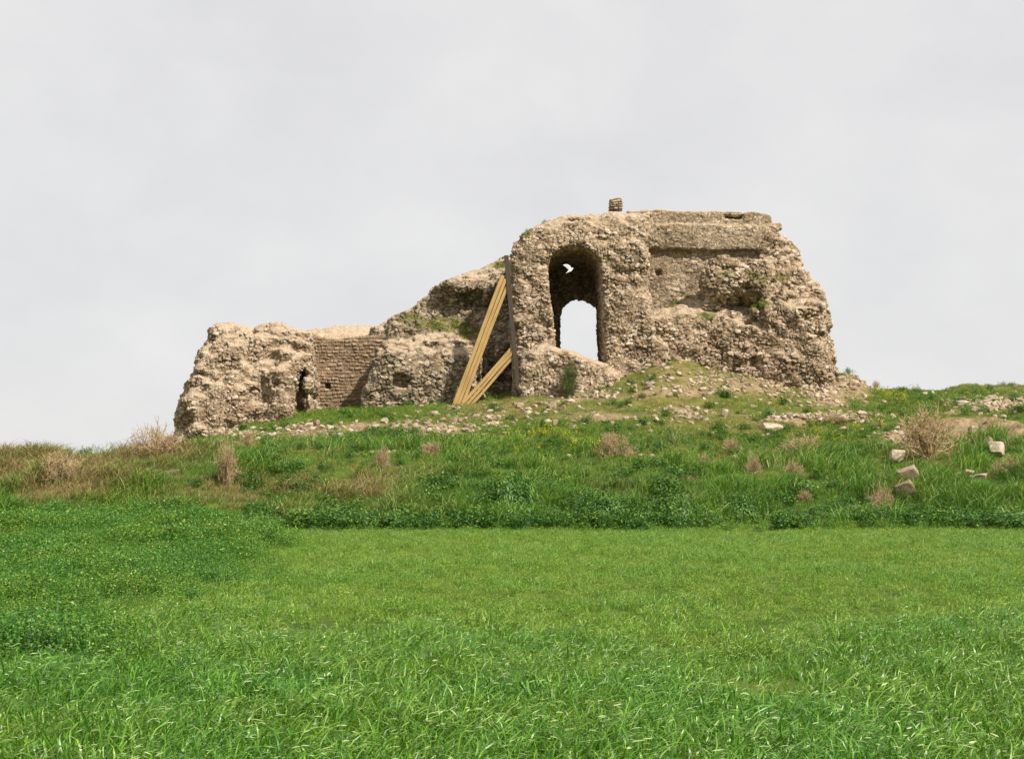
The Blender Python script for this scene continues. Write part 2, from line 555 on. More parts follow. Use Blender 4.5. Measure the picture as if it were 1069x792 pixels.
SURF = {}
def masonry(name, fld, mat, parent, mode='rubble', size=(0.36, 0.36, 0.23), amp=0.12, earth=(0.55, 0.8), earth_noise=0.35,
            moss=None, seed=0, smear_k=0.55, earth_bands=None):
    V, Q = fld.mesh()
    V, Q = subdiv(V, Q)
    n = normals(V, Q)
    x, y, z = V.T
    # loose-rubble relief
    w = V + 0.10*np.stack([noise3(x*2.1, y*2.1, z*2.1, seed+91), noise3(x*2.1, y*2.1, z*2.1, seed+92), noise3(x*2.1, y*2.1, z*2.1, seed+93)], 1)
    if mode == 'rubble':
        f1, f2, idr, tl = voronoi(w/np.array(size), seed)
        f1b, f2b, idb, tlb = voronoi(w/np.array(size)*1.75 + 37.3, seed+50)
        small = noise3(x*1.3, y*1.3, z*1.3, seed+8) > 0.15
        gapv = np.where(small, f2b - f1b, f2 - f1)
        idr = np.where(small, idb, idr)
        a = np.where(small, 0.6, 1.0)*amp
        tl = np.where(small, tlb, tl)
        g = 1 - sstep(0.0, 0.13, gapv)
        smear = smear_k*sstep(-0.10, 0.45, fbm(x*0.9, y*0.9, z*0.9, seed+15, 3))
        disp = a*(1-0.5*smear)*((1-g)*(0.25 + 0.9*idr + 1.5*tl) - 0.6*g*(1-0.6*smear))
        g = g*(1-0.75*smear)
    else:
        hz, lx = size[2], size[0]
        zz = z + 0.07*noise3(x*0.8, 0*x, z*1.7, seed+70) + 0.035*noise3(x*3.1, 0*x, z*3.3, seed+71)
        row = np.floor(zz/hz)
        along = np.where(np.abs(n[:, 1]) > np.abs(n[:, 0]), x, y)/lx + _h(row, row*0, row*0, seed)*3.7
        along = along + 0.55*noise3(along*0.8, row*5.1, 0*row, seed+4)
        ci = np.floor(along)
        fu = along - ci; fv = zz/hz - row
        eu = np.minimum(fu, 1-fu)*lx; ev = np.minimum(fv, 1-fv)*hz
        idr = _h(ci, row, row*0, seed+3)
        g = 1 - sstep(0.010, 0.045, np.minimum(eu, ev))
        wear = sstep(-0.2, 0.4, fbm(x*0.9, y*0.9, z*0.9, seed+16, 3))
        disp = amp*(1-0.6*wear)*((1-g)*(0.1 + 1.1*idr) - 0.4*g) + 0.04*fbm(x*4, y*4, z*4, seed+17, 2)
        g = g*(1-0.65*wear)
    er = sstep(earth[0], earth[1], n[:, 2] + earth_noise*fbm(x*1.4, y*1.4, z*1.4, seed+20, 3))
    if earth_bands is not None:
        er = np.maximum(er, earth_bands(x, y, z))
    clod = 0.07*fbm(x*3, y*3, z*3, seed+30, 3)
    low = er*0.72
    V2 = V + n*(disp*(1-low) + clod*er)[:, None]
    ms = np.zeros(len(V))
    if moss:
        px, py = to_px(x, y, z)
        ms = np.clip(blob(px, py, moss)*1.7 + 1.3*fbm(x*1.3, y*1.3, z*1.3, seed+60, 3) - 0.40, 0, 0.85)*(blob(px, py, moss) > 0.1)*sstep(0.0, 0.5, n[:, 2])
    o = link_mesh(name, V2, Q, mat, parent, attrs={'stone': idr, 'gap': g*(1-0.8*er), 'earth': er*0.92, 'moss': ms})
    SURF[name] = (V2, n, ms)
    return o

def empty(name, loc=(0, 0, 0)):
    o = bpy.data.objects.new(name, None)
    COL.objects.link(o); o.location = loc
    return o

RU = empty('ruined_fort')
prop(RU, 'long ruined stone fort of crumbling masonry with a tall arched gateway on the hilltop', 'ruin')

# --- left corner block
f = Field(-18.6, -9.6, 70.6, 80.6, 1.2, 10.6)
f.add(f.slab([(183,475),(186,440),(190,415),(194,398),(199,380),(204,366),(211,357),(217,345),(224,338),(240,336),(258,340),(272,337),
              (287,335),(300,339),(311,343),(322,345),(324,400),(325,440),(325,475)], 73.6, 72.2, 79.5, 0.16, 3.0, 1.1, (370, 1.25)))
f.add(f.slab([(186,475),(192,420),(212,398),(240,392),(262,400),(270,475)], 72, 71.5, 74, 0.18, 3.0, 0.9))
f.add(f.slab([(270,475),(276,420),(282,385),(296,380),(306,392),(312,428),(316,475)], 72, 71.6, 74, 0.16, 3.0, 0.8))
f.cut(f.slab([(302,460),(303,400),(308,384),(315,382),(315.5,460)], 72, 70, 75.4, 0, 3, 0.1))
f.cut(f.slab([(248,475),(256,430),(262,400),(268,380),(272,383),(268,430),(262,475)], 72, 70, 72.6, 0.1, 3, 0.1))
f.rough(0.30, 0.8, 3); f.rough(0.16, 2.2, 4, 2); f.pit(0.9, 0.9, 0.25, 300)
masonry('corner_tower', f, M_RUB, RU, size=(0.28, 0.28, 0.17), amp=0.11, earth=(0.42, 0.72), seed=1)

# --- flat recessed wall in the bay
f = Field(-11.9, -5.6, 75.4, 78.2, 2.0, 10.6, 0.062)
f.add(f.slab([(308,480),(308,346),(320,346),(330,350),(340,353),(350,354),(362,353),(376,351),(394,349),(410,349),(410,480)], 76.2, 76.1, 77.6, 0.0, 4, 0.1))
hc = P(342, 403, 76.1)
f.cut(np.maximum(np.maximum(np.abs(f.X-hc[0])-0.14, np.abs(f.Z-hc[2])-0.14), np.abs(f.Y-76.1)-0.5))
f.rough(0.05, 1.2, 5)
masonry('bay_wall', f, M_BRICK, RU, mode='course', size=(0.32, 0.32, 0.185), amp=0.045, earth=(0.7, 0.95), seed=2)
# --- earth behind the bay wall
f = Field(-11.6, -5.2, 76.4, 83.0, 4.0, 11.2)
f.add(f.slab([(306,440),(314,350),(322,343),(350,339),(380,338),(398,338),(414,333),(420,440)], 78.2, 76.9, 82.4, 0.0, 4, 0.5, (353, 0.55)))
f.rough(0.16, 1.2, 6)
masonry('earth_fill', f, M_RUB, RU, amp=0.08, earth=(0.1, 0.4), seed=3)

# --- middle mass
f = Field(-9.0, 1.0, 72.0, 83.0, 2.6, 14.2)
f.add(f.slab([(374,450),(380,418),(385,398),(389,378),(394,362),(406,354),(430,350),(455,348),(480,348),(500,348),(506,450)], 73.6, 73.1, 80, 0.05, 4.5, 0.4, (374, 0.8)))
f.add(f.slab([(380,450),(384,415),(392,385),(404,362),(412,372),(418,450)], 73, 72.7, 75, 0.1, 4.5, 0.5))
f.add(f.slab([(396,450),(400,356),(412,338),(430,326),(450,319),(480,320),(540,316),(545,450)], 75.2, 74.9, 82, 0.04, 4, 0.6, (356, 1.3)))
f.add(f.slab([(392,420),(397,345),(412,333),(428,324),(438,315),(447,305),(458,297),(472,291),(490,281),(508,271),(526,262),(552,256),(552,420)], 76.8, 76.2, 82.4, 0.06, 8, 0.5, (300, 1.2)))
f.add(f.ell(486, 303, 76.4, 1.4, 1.0, 0.7))
f.add(f.ell(415, 395, 73.6, 0.9, 0.9, 1.3))
f.cut(f.ell(418, 398, 72.8, 0.55, 0.8, 0.45), 0.3)
f.cut(f.ell(492, 308, 76.0, 0.7, 0.6, 0.35), 0.3)
f.add(f.slab([(385,420),(390,346),(404,337),(420,330),(440,317),(460,312),(470,420)], 78.0, 76.6, 82, 0, 8, 0.6, (345, 0.7)), 0.8)
f.rough(0.17, 0.9, 13); f.rough(0.14, 2.3, 14, 2); f.pit(0.6, 0.9, 0.25, 301)
masonry('broken_wall', f, M_GREY, RU, size=(0.30, 0.30, 0.19), amp=0.11, earth=(0.55, 0.85), seed=4,
        moss=[(462, 338, 36, 10), (432, 332, 12, 6), (520, 276, 16, 4), (492, 348, 14, 9)])

# --- gate tower with its tunnel
f = Field(-1.2, 9.4, 70.4, 81.8, 4.0, 17.2)
f.add(f.slab([(534,450),(538,408),(534,340),(533,300),(533,272),(537,257),(547,245),(559,235),(574,226),(600,220.5),(640,218),(668,218.5),(684,219),
              (681,234),(678,250),(676,300),(680,330),(690,350),(700,368),(705,450)], 72.9, 72.4, 81.0, 0.03, 6, 0.55, (243, 1.5)))
f.add(f.slab([(538,450),(541,392),(550,368),(562,360),(576,359),(600,367),(618,375),(630,379),(645,390),(660,450)], 71.6, 71.2, 73.4, 0.12, 5, 0.7))
f.add(f.slab([(632,450),(634,330),(640,312),(660,305),(676,312),(682,335),(692,360),(698,450)], 72.2, 72.15, 73.4, 0.05, 6, 0.5))
f.rough(0.15, 0.9, 23); f.rough(0.12, 2.4, 24, 2); f.pit(0.4, 1.1, 0.28, 302)
arch = [(579,361),(577.5,340),(573.5,310),(571.5,290),(571.5,277),(574,267),(580,260),(588,256.5),(599,255),(610,256.5),(619,261),(626,268),(629,279),(630,295),
        (631.5,340),(633,379),(616,375),(600,368)]
A2 = poly_sdf(f.X2, f.Z2, pxpoly(arch, 72.4))[:, None, :]
f.cut(np.maximum(A2, f.Y - 79.4) + 0.03*fbm(f.X*2.5, f.Y*2.5, f.Z*2.5, 70, 2), 0.15)
ba = [(584,392),(583.5,330),(586,319),(593,312),(602,309),(612,310.5),(620,314),(626,320),(629,330),(630.5,350),(632,392)]
B2 = poly_sdf(f.X2, f.Z2, pxpoly(ba, 79.6))[:, None, :]
f.cut(np.maximum(B2, 78.6 - f.Y) + 0.05*fbm(f.X*3, f.Y*3, f.Z*3, 71, 2), 0.1)
for (hx, hy) in ((634, 251), (645, 249), (621, 248)):
    q = P(hx, hy, 72.6)
    f.cut(np.sqrt((f.X-q[0])**2 + ((f.Y-q[1])*0.5)**2 + (f.Z-q[2])**2) - 0.11)
masonry('gate_tower', f, M_RUB, RU, size=(0.26, 0.26, 0.17), amp=0.09, earth=(0.42, 0.75), seed=5,
        moss=[(546, 243, 9, 7), (562, 230, 10, 4)])

# --- upper wall on the right
f = Field(5.8, 15.0, 73.6, 80.6, 8.6, 17.0, 0.10)
f.add(f.slab([(655,340),(655,219),(700,219.5),(740,220),(790,221.5),(804,224),(809,240),(815,340)], 75.9, 75.88, 80, 0.0, 4, 0.15))
f.add(f.slab([(664,259),(668,234.5),(700,233.5),(760,234.5),(795,235.5),(806,238),(811,260),(740,261)], 75.6, 75.58, 76.5, 0.0, 4, 0.12), 0.08)
hc = P(688, 284, 75.7)
f.cut(np.maximum(np.maximum(np.abs(f.X-hc[0])-0.16, np.abs(f.Z-hc[2])-0.15), np.abs(f.Y-75.8)-0.5))
hc = P(766, 226, 75.7)
f.cut(np.maximum(np.maximum(np.abs(f.X-hc[0])-0.5, np.abs(f.Z-hc[2])-0.08), np.abs(f.Y-75.8)-0.5))
f.rough(0.06, 1.0, 33); f.rough(0.04, 3.0, 34)
masonry('upper_wall', f, M_COURSE, RU, mode='rubble', size=(0.34, 0.3, 0.19), amp=0.042, earth=(0.6, 0.85), seed=6, smear_k=0.25)

# --- collapsed masonry at the right end
f = Field(6.4, 18.0, 70.8, 82.0, 4.2, 16.6)
f.add(f.slab([(672,450),(674,326),(690,318),(706,312),(726,302),(745,286),(762,276),(800,272),(832,282),(845,300),(853,318),(858,345),(862,372),(863,450)],
             73.6, 72.3, 80, 0.07, 6, 0.6, (334, 0.62)))
f.add(f.slab([(786,450),(788,300),(797,232),(805,224),(813,231),(816,245),(824,254),(830,263),(831,275),(840,285),(845,294),(853,303),(858,317),(858,331),
              (860,344),(862,352),(864,362),(865,380),(866,395),(866,415),(866,450)], 75.4, 73.7, 81.2, 0.07, 6, 0.7, (300, 2.0)))
f.add(f.ell(757, 300, 73.9, 1.15, 1.0, 1.45), 0.4)
f.add(f.ell(790, 296, 74.3, 1.3, 1.3, 1.2), 0.4)
f.add(f.ell(825, 330, 73.4, 1.6, 1.2, 1.1), 0.5)
f.add(f.slab([(832,450),(838,400),(846,360),(858,352),(862,372),(864,400),(866,450)], 72.6, 72.1, 75, 0.08, 6, 0.6))
f.cut(f.ell(775, 316, 72.9, 0.7, 0.8, 0.4), 0.4)
f.cut(f.ell(812, 300, 73.4, 0.5, 0.7, 0.35), 0.4)
f.rough(0.34, 0.8, 43); f.rough(0.20, 2.2, 44, 2); f.pit(1.0, 0.9, 0.25, 303)
masonry('collapsed_wall', f, M_RUB, RU, size=(0.28, 0.28, 0.175), amp=0.115, earth=(0.5, 0.85), seed=7,
        moss=[(690, 314, 20, 8), (715, 305, 14, 6), (785, 294, 16, 10), (812, 292, 12, 6), (790, 318, 16, 6), (740, 330, 12, 5), (758, 290, 12, 10)])

# ------------------------------------------------------------------ small block on top
def rock_mesh(seed, sub=2, flat=0.7, boxy=0.5):
    import bmesh
    bm = bmesh.new()
    bmesh.ops.create_icosphere(bm, subdivisions=sub, radius=1.0)
    r = np.random.default_rng(seed)
    V = np.array([v.co[:] for v in bm.verts])
    # chop with random planes: faceted broken stone
    ax = [np.array(q, float)*sg for q in ((1, 0, 0), (0, 1, 0), (0, 0, 1)) for sg in (-1, 1)]
    for i_ in range(13):
        nrm = r.normal(size=3) if i_ >= 6 else ax[i_] + r.normal(size=3)*0.28
        nrm /= np.linalg.norm(nrm)
        dd = r.uniform(0.42, 0.62) if i_ < 6 else r.uniform(0.55, 0.80)
        k = V @ nrm - dd
        V = V - np.clip(k, 0, None)[:, None]*nrm
    V *= 1 + 0.08*fbm(V[:, :1]*2, V[:, 1:2]*2, V[:, 2:]*2, seed, 3)
    V[:, 2] *= flat
    F_ = [[v.index for v in fc.verts] for fc in bm.faces]
    bm.free()
    return V, F_

mr, t, b, out = new_mat('pale_limestone')
oi = N(t, 'ShaderNodeObjectInfo')
c = ramp(t, oi.outputs['Random'], [(0.0, (0.27, 0.195, 0.125)), (0.5, (0.385, 0.29, 0.19)), (1.0, (0.55, 0.45, 0.33))])
c = mixc(t, 1.0, c, maprange(t, pos_noise(t, 6.0, 6, 0.7), 0.3, 0.7, 0.55, 1.2), 'MULTIPLY')
c = mixc(t, maprange(t, pos_noise(t, 2.7, 5, 0.7), 0.56, 0.68, 0, 0.5), c, (0.15, 0.13, 0.09))
t.links.new(c, b.inputs['Base Color'])
b.inputs['Roughness'].default_value = 0.95
b.inputs['Specular IOR Level'].default_value = 0.1
bump(t, b, pos_noise(t, 18.0, 5, 0.7), 0.5, 0.04)
M_STONE = mr

q = P(643, 214.5, 74.2)
f = Field(q[0]-0.6, q[0]+0.6, q[1]-0.6, q[1]+0.6, q[2]-0.6, q[2]+0.6, 0.05)
f.add(smax(smax(np.abs(f.X-q[0])-0.31 + 0*f.f, np.abs(f.Y-q[1])-0.3 + 0*f.f, 0.05), np.abs(f.Z-q[2])-0.30 + 0*f.f, 0.05))
f.rough(0.05, 3.0, 81)
o = masonry('stone_pier', f, M_RUB, None, mode='course', size=(0.3, 0.3, 0.14), amp=0.05, earth=(1.5, 1.8), seed=9)
prop(o, 'small square masonry stub standing alone on top of the gate tower', 'pier')

# ------------------------------------------------------------------ timber shoring
def wood_mat(name, a, b_, rough=0.7):
    m, t, b, out = new_mat(name)
    tc = N(t, 'ShaderNodeTexCoord')
    mp = N(t, 'ShaderNodeMapping'); mp.inputs['Scale'].default_value = (9, 9, 0.45)
    n1 = N(t, 'ShaderNodeTexNoise'); n1.inputs['Scale'].default_value = 2.0; n1.inputs['Detail'].default_value = 6; n1.inputs['Distortion'].default_value = 1.0
    t.links.new(tc.outputs['Object'], mp.inputs[0]); t.links.new(mp.outputs[0], n1.inputs['Vector'])
    c = mixc(t, maprange(t, n1.outputs[0], 0.3, 0.7), a, b_)
    n2 = N(t, 'ShaderNodeTexNoise'); n2.inputs['Scale'].default_value = 0.9; n2.inputs['Detail'].default_value = 4
    t.links.new(tc.outputs['Object'], n2.inputs['Vector'])
    c = mixc(t, maprange(t, n2.outputs[0], 0.55, 0.72, 0, 0.55), c, tuple(0.45*v for v in a))
    t.links.new(c, b.inputs['Base Color'])
    b.inputs['Roughness'].default_value = rough
    b.inputs['Specular IOR Level'].default_value = 0.2
    bump(t, b, n1.outputs[0], 0.3, 0.02)
    return m
M_PINE = wood_mat('sawn_pine', (0.50, 0.335, 0.130), (0.30, 0.185, 0.065))
M_OLDWOOD = wood_mat('dark_timber', (0.085, 0.062, 0.045), (0.05, 0.036, 0.028))

def beam(name, a, b_, w, d, mat, parent, side=Vector((0, 1, 0)), loc0=Vector((0, 0, 0))):
    """squared timber from a to b_; w across in the facade plane, d in depth; long axis is local Z"""
    import bmesh
    a = Vector(a); b_ = Vector(b_)
    Ln = (b_ - a).length
    bm = bmesh.new()
    bmesh.ops.create_cube(bm, size=1)
    bmesh.ops.scale(bm, vec=(w, d, Ln), verts=bm.verts)
    lng = [e for e in bm.edges if abs(e.verts[0].co.z - e.verts[1].co.z) > Ln*0.5]
    bmesh.ops.subdivide_edges(bm, edges=lng, cuts=14)
    bmesh.ops.bevel(bm, geom=[e for e in bm.edges if len(e.link_faces) == 2 and e.calc_face_angle(0) > 0.8], offset=0.012, segments=1, affect='EDGES')
    sd = random.random()*50
    for v in bm.verts:
        k = v.co.z/Ln
        v.co.x += 0.012*math.sin(k*5 + sd)
        v.co.y += 0.012*math.cos(k*4 + sd*2)
    me = bpy.data.meshes.new(name); bm.to_mesh(me); bm.free()
    me.materials.append(mat)
    o = bpy.data.objects.new(name, me); COL.objects.link(o)
    z = (b_ - a).normalized(); x = side.cross(z).normalized(); y = z.cross(x)
    o.matrix_world = Matrix.Translation(-loc0) @ Matrix.Translation((a + b_)/2) @ Matrix((x, y, z)).transposed().to_4x4()
    if parent: o.parent = parent
    return o

SH0 = Vector(P(505, 420, 71.8))
SH = empty('timber_shoring', SH0)
prop(SH, 'timber shoring of yellow raking beams and a dark post propping the gate tower', 'shoring')
beam('post', P(541.5, 416, 71.7), P(528.5, 267, 72.0), 0.22, 0.26, M_OLDWOOD, SH, loc0=SH0)
def Pv(x, y, d): return Vector(P(x, y, d))
def raker(base, top, offs, w, d, label=None):
    bv, tv = Pv(*base), Pv(*top)
    root = beam('raker', bv, tv, w, d, M_PINE, SH, loc0=SH0)
    z = (tv - bv).normalized(); x = Vector((0, 1, 0)).cross(z).normalized()
    for (ox, oy, cutb, cutt) in offs:
        s_ = x*ox + Vector((0, oy, 0))
        o = beam('plank', bv + s_ + z*cutb, tv + s_ - z*cutt, w*0.86, d*0.85, M_PINE, None)
        o.matrix_world = root.matrix_world.inverted() @ Matrix.Translation(-SH0) @ o.matrix_world
        o.parent = root
    return root
raker((473.5, 424, 71.6), (525, 288, 71.9), [(0.19, 0.03, 0.0, 0.10), (0.37, 0.08, 0.1, 0.45)], 0.19, 0.24)
raker((481, 424, 71.7), (535.5, 362, 71.9), [(0.18, -0.06, -0.05, 0.02), (0.35, -0.02, 0.05, 0.02)], 0.165, 0.2)

# ------------------------------------------------------------------ scatter machinery
SRC = {}
def source(name, builders, mat):
    c = bpy.data.collections.new(name)
    for i, (V, Q, tone) in enumerate(builders):
        me = bpy.data.meshes.new(name)
        Q = np.asarray(Q)
        me.vertices.add(len(V)); me.vertices.foreach_set('co', np.asarray(V, np.float32).ravel())
        me.loops.add(Q.size); me.loops.foreach_set('vertex_index', Q.ravel().astype(np.int32))
        me.polygons.add(len(Q)); me.polygons.foreach_set('loop_start', np.arange(0, Q.size, Q.shape[1], dtype=np.int32))
        me.update(calc_edges=True)
        at = me.attributes.new('tone', 'FLOAT', 'POINT'); at.data.foreach_set('value', np.asarray(tone, np.float32))
        me.materials.append(mat)
        o = bpy.data.objects.new(name + '_source', me)
        c.objects.link(o)
    SRC[name] = (c, len(builders))
    return c

def scatter(name, src, pts, rot, scl, tint, label):
    c, n = SRC[src]
    pts = np.asarray(pts, np.float32)
    me = bpy.data.meshes.new(name)
    me.vertices.add(len(pts)); me.vertices.foreach_set('co', pts.ravel())
    a = me.attributes.new('rot', 'FLOAT_VECTOR', 'POINT'); a.data.foreach_set('vector', np.asarray(rot, np.float32).ravel())
    a = me.attributes.new('scl', 'FLOAT', 'POINT'); a.data.foreach_set('value', np.asarray(scl, np.float32))
    a = me.attributes.new('tint', 'FLOAT', 'POINT'); a.data.foreach_set('value', np.asarray(tint, np.float32))
    a = me.attributes.new('pick', 'INT', 'POINT'); a.data.foreach_set('value', rng.integers(0, n, len(pts)).astype(np.int32))
    me.update()
    o = bpy.data.objects.new(name, me); COL.objects.link(o)
    g = bpy.data.node_groups.new(name, 'GeometryNodeTree')
    g.interface.new_socket('Geometry', in_out='INPUT', socket_type='NodeSocketGeometry')
    g.interface.new_socket('Geometry', in_out='OUTPUT', socket_type='NodeSocketGeometry')
    gi = N(g, 'NodeGroupInput'); go = N(g, 'NodeGroupOutput')
    ci = N(g, 'GeometryNodeCollectionInfo'); ci.inputs[0].default_value = c
    ci.inputs['Separate Children'].default_value = True; ci.inputs['Reset Children'].default_value = True
    ip = N(g, 'GeometryNodeInstanceOnPoints'); ip.inputs['Pick Instance'].default_value = True
    def na(nm, typ):
        q = N(g, 'GeometryNodeInputNamedAttribute', data_type=typ); q.inputs[0].default_value = nm
        return q.outputs[0]
    er = N(g, 'FunctionNodeEulerToRotation')
    g.links.new(na('rot', 'FLOAT_VECTOR'), er.inputs[0])
    g.links.new(gi.outputs[0], ip.inputs['Points'])
    g.links.new(ci.outputs[0], ip.inputs['Instance'])
    g.links.new(na('pick', 'INT'), ip.inputs['Instance Index'])
    g.links.new(er.outputs[0], ip.inputs['Rotation'])
    g.links.new(na('scl', 'FLOAT'), ip.inputs['Scale'])
    g.links.new(ip.outputs[0], go.inputs[0])
    md = o.modifiers.new('scatter', 'NODES'); md.node_group = g
    prop(o, label, name.split('_')[-1], kind='stuff')
    return o

def blades(n, rad, h, w, bend, wind=(0, 0), segs=3, seed=0, tone=(0, 1), curl=0.0):
    r = np.random.default_rng(seed)
    ang = r.uniform(0, 2*np.pi, n); rr = rad*np.sqrt(r.uniform(0, 1, n))
    bx, by = rr*np.cos(ang), rr*np.sin(ang)
    H = r.uniform(h[0], h[1], n)
    la = r.uniform(0, 2*np.pi, n)
    lean = r.uniform(bend[0], bend[1], n)
    dx = np.cos(la)*lean + wind[0]*r.uniform(0.4, 1.3, n); dy = np.sin(la)*lean + wind[1]*r.uniform(0.4, 1.3, n)
    ww = r.uniform(w[0], w[1], n)
    tw = r.uniform(0, np.pi, n)
    tn = r.uniform(tone[0], tone[1], n)
    V, Q, T = [], [], []
    lv = segs + 1
    for k in range(lv):
        s_ = k/segs
        up = s_ - curl*s_**3
        out_ = s_**2
        cx = bx + H*dx*out_; cy = by + H*dy*out_; cz = H*up
        wk = ww*(1 - 0.9*s_**2.2)*0.5*(0.7 + 0.6*s_ if s_ < 0.5 else 1)
        ta = tw + 0.9*s_
        sx, sy = np.cos(ta)*wk, np.sin(ta)*wk
        V.append(np.stack([cx - sx, cy - sy, cz], 1)); V.append(np.stack([cx + sx, cy + sy, cz], 1))
        T += [tn, tn]
    V = np.stack(V, 1)                       # n, 2*lv, 3
    base = np.arange(n)[:, None]*(2*lv)
    for k in range(segs):
        Q.append(np.concatenate([base + 2*k, base + 2*k+1, base + 2*k+3, base + 2*k+2], 1))
    return V.reshape(-1, 3), np.concatenate(Q), np.stack(T, 1).reshape(-1)

def leafy(nst, rad, h, nl, ls, seed=0, spread=0.10, tone=(0, 1), low=0.15):
    """stems with small leaflets"""
    r = np.random.default_rng(seed)
    V, Q, T = [], [], []
    k = 0
    for s_ in range(nst):
        a = r.uniform(0, 6.28); q = rad*math.sqrt(r.uniform())
        b0 = np.array([q*math.cos(a), q*math.sin(a), 0]); H = r.uniform(*h)
        tip = b0 + np.array([r.normal()*0.18*H, r.normal()*0.18*H, H])
        sd = np.array([0.004, 0, 0])
        V += [b0 - sd, b0 + sd, tip + sd*0.5, tip - sd*0.5]; Q.append([k, k+1, k+2, k+3]); T += [0.2]*4; k += 4
        for j in range(nl):
            u = low + (1-low)*(1 - r.uniform()**1.6)
            c0 = b0 + (tip - b0)*u + r.normal(size=3)*spread*np.array([1, 1, 0.45])*(1.1 - 0.5*u)
            L_ = r.uniform(*ls); wd = L_*r.uniform(0.45, 0.65)
            ax = r.normal(size=3); ax[2] *= 0.45; ax /= np.linalg.norm(ax)
            up = r.normal(size=3)*0.6 + np.array([0, 0, 1]); sx = np.cross(ax, up); sx /= np.linalg.norm(sx) + 1e-6
            V += [c0 - ax*L_/2, c0 + sx*wd/2, c0 + ax*L_/2, c0 - sx*wd/2]; Q.append([k, k+1, k+2, k+3])
            tt = r.uniform(*tone); T += [tt]*4; k += 4
    return np.array(V), np.array(Q), np.array(T)

def merge(*parts):
    V, Q, T, k = [], [], [], 0
    for v, q, t_ in parts:
        V.append(v); Q.append(np.asarray(q) + k); T.append(t_); k += len(v)
    return np.concatenate(V), np.concatenate(Q), np.concatenate(T)

M_WHEAT = leaf_mat('cereal_leaf', [(0.0, (0.038, 0.135, 0.011)), (0.45, (0.095, 0.265, 0.020)), (0.80, (0.175, 0.37, 0.036)), (0.92, (0.28, 0.46, 0.13)), (1.0, (0.44, 0.58, 0.31))],  # palest stops colour the painted leaf glints
                   vary=(1.3, 1.0, 0.8), vscale=0.35, rough=0.38, trans=0.30, spec=0.5, dry=[(0, (0.125, 0.245, 0.016)), (0.6, (0.22, 0.38, 0.032)), (1, (0.45, 0.44, 0.13))])
M_CLOVER = leaf_mat('clover_leaf', [(0.0, (0.032, 0.115, 0.011)), (0.6, (0.072, 0.21, 0.020)), (0.90, (0.15, 0.32, 0.035)), (1.0, (0.30, 0.44, 0.12))],
                    vary=(1.5, 1.12, 0.9), vscale=0.6, rough=0.5, trans=0.25)
M_TALL = leaf_mat('tall_grass_leaf', [(0.0, (0.045, 0.125, 0.010)), (0.5, (0.10, 0.235, 0.020)), (0.9, (0.18, 0.32, 0.045)), (1.0, (0.42, 0.46, 0.20))],
                  vary=(1.3, 1.15, 0.9), vscale=0.45, rough=0.5, trans=0.25,
                  dry=[(0.0, (0.17, 0.13, 0.04)), (0.5, (0.31, 0.22, 0.08)), (1.0, (0.52, 0.40, 0.19))])
M_TURF = leaf_mat('short_turf_leaf', [(0.0, (0.045, 0.12, 0.010)), (0.6, (0.105, 0.225, 0.018)), (1.0, (0.21, 0.30, 0.045))],
                  vary=(1.5, 1.08, 0.9), vscale=0.5, trans=0.25,
                  dry=[(0, (0.18, 0.17, 0.03)), (1, (0.36, 0.29, 0.10))])
M_WEED = leaf_mat('broad_weed_leaf', [(0.0, (0.022, 0.078, 0.009)), (0.6, (0.050, 0.145, 0.016)), (1.0, (0.14, 0.28, 0.045))], vary=(1.5, 1.15, 0.9), vscale=0.8, trans=0.2)
M_FLOWER = leaf_mat('yellow_flower', [(0.0, (0.16, 0.25, 0.02)), (0.5, (0.50, 0.46, 0.02)), (1.0, (0.70, 0.60, 0.03))], trans=0.2)

def glint_dashes(n, rad, h, L_, w, seed):  # short pale leaf strips: sun glints on the crop put in as colour
    r = np.random.default_rng(seed)
    V, Q, T = [], [], []
    for i in range(n):
        a = r.uniform(0, 6.28); q = rad*math.sqrt(r.uniform())
        c0 = np.array([q*math.cos(a), q*math.sin(a), r.uniform(*h)])
        az = r.normal()*0.55; l_ = r.uniform(*L_); wd = r.uniform(*w)
        d = np.array([math.cos(az), math.sin(az), 0.0]); sd = np.array([-d[1], d[0], r.normal()*0.5])*wd/2
        k = len(V)
        for u, zz, ww in ((-0.5, -0.10*l_, 0.5), (-0.15, 0.0, 1), (0.2, 0.02*l_, 0.9), (0.5, 0.03*l_, 0.12)):
            p = c0 + d*u*l_ + np.array([0, 0, zz])
            V += [p - sd*ww, p + sd*ww]
        Q += [[k, k+1, k+3, k+2], [k+2, k+3, k+5, k+4], [k+4, k+5, k+7, k+6]]
        T += [r.uniform(0.86, 1.0)]*8
    return np.array(V), np.array(Q), np.array(T)
source('cereal', [merge(blades(50, 0.25, (0.14, 0.38), (0.008, 0.018), (0.2, 0.9), (0.22, 0.05), 4, 100+i, tone=(0, 0.87), curl=0.5),
                        glint_dashes(4, 0.25, (0.16, 0.31), (0.04, 0.10), (0.005, 0.010), 150+i)) for i in range(8)], M_WHEAT)
M_LIGHT = leaf_mat('light_weed_leaf', [(0.0, (0.07, 0.18, 0.014)), (0.6, (0.15, 0.31, 0.024)), (1.0, (0.32, 0.44, 0.09))], vary=(1.3, 1.05, 0.9), vscale=0.6, trans=0.25)
source('field_weed', [leafy(20, 0.24, (0.24, 0.50), 14, (0.028, 0.055), 250+i, 0.06) for i in range(4)], M_LIGHT)
source('clover', [leafy(26, 0.26, (0.28, 0.52), 15, (0.028, 0.052), 200+i, 0.06) for i in range(6)], M_CLOVER)
source('tall_grass', [blades(80, 0.26, (0.28, 0.80), (0.010, 0.020), (0.2, 0.75), (0.25, 0.0), 4, 300+i, curl=0.35) for i in range(7)], M_TALL)
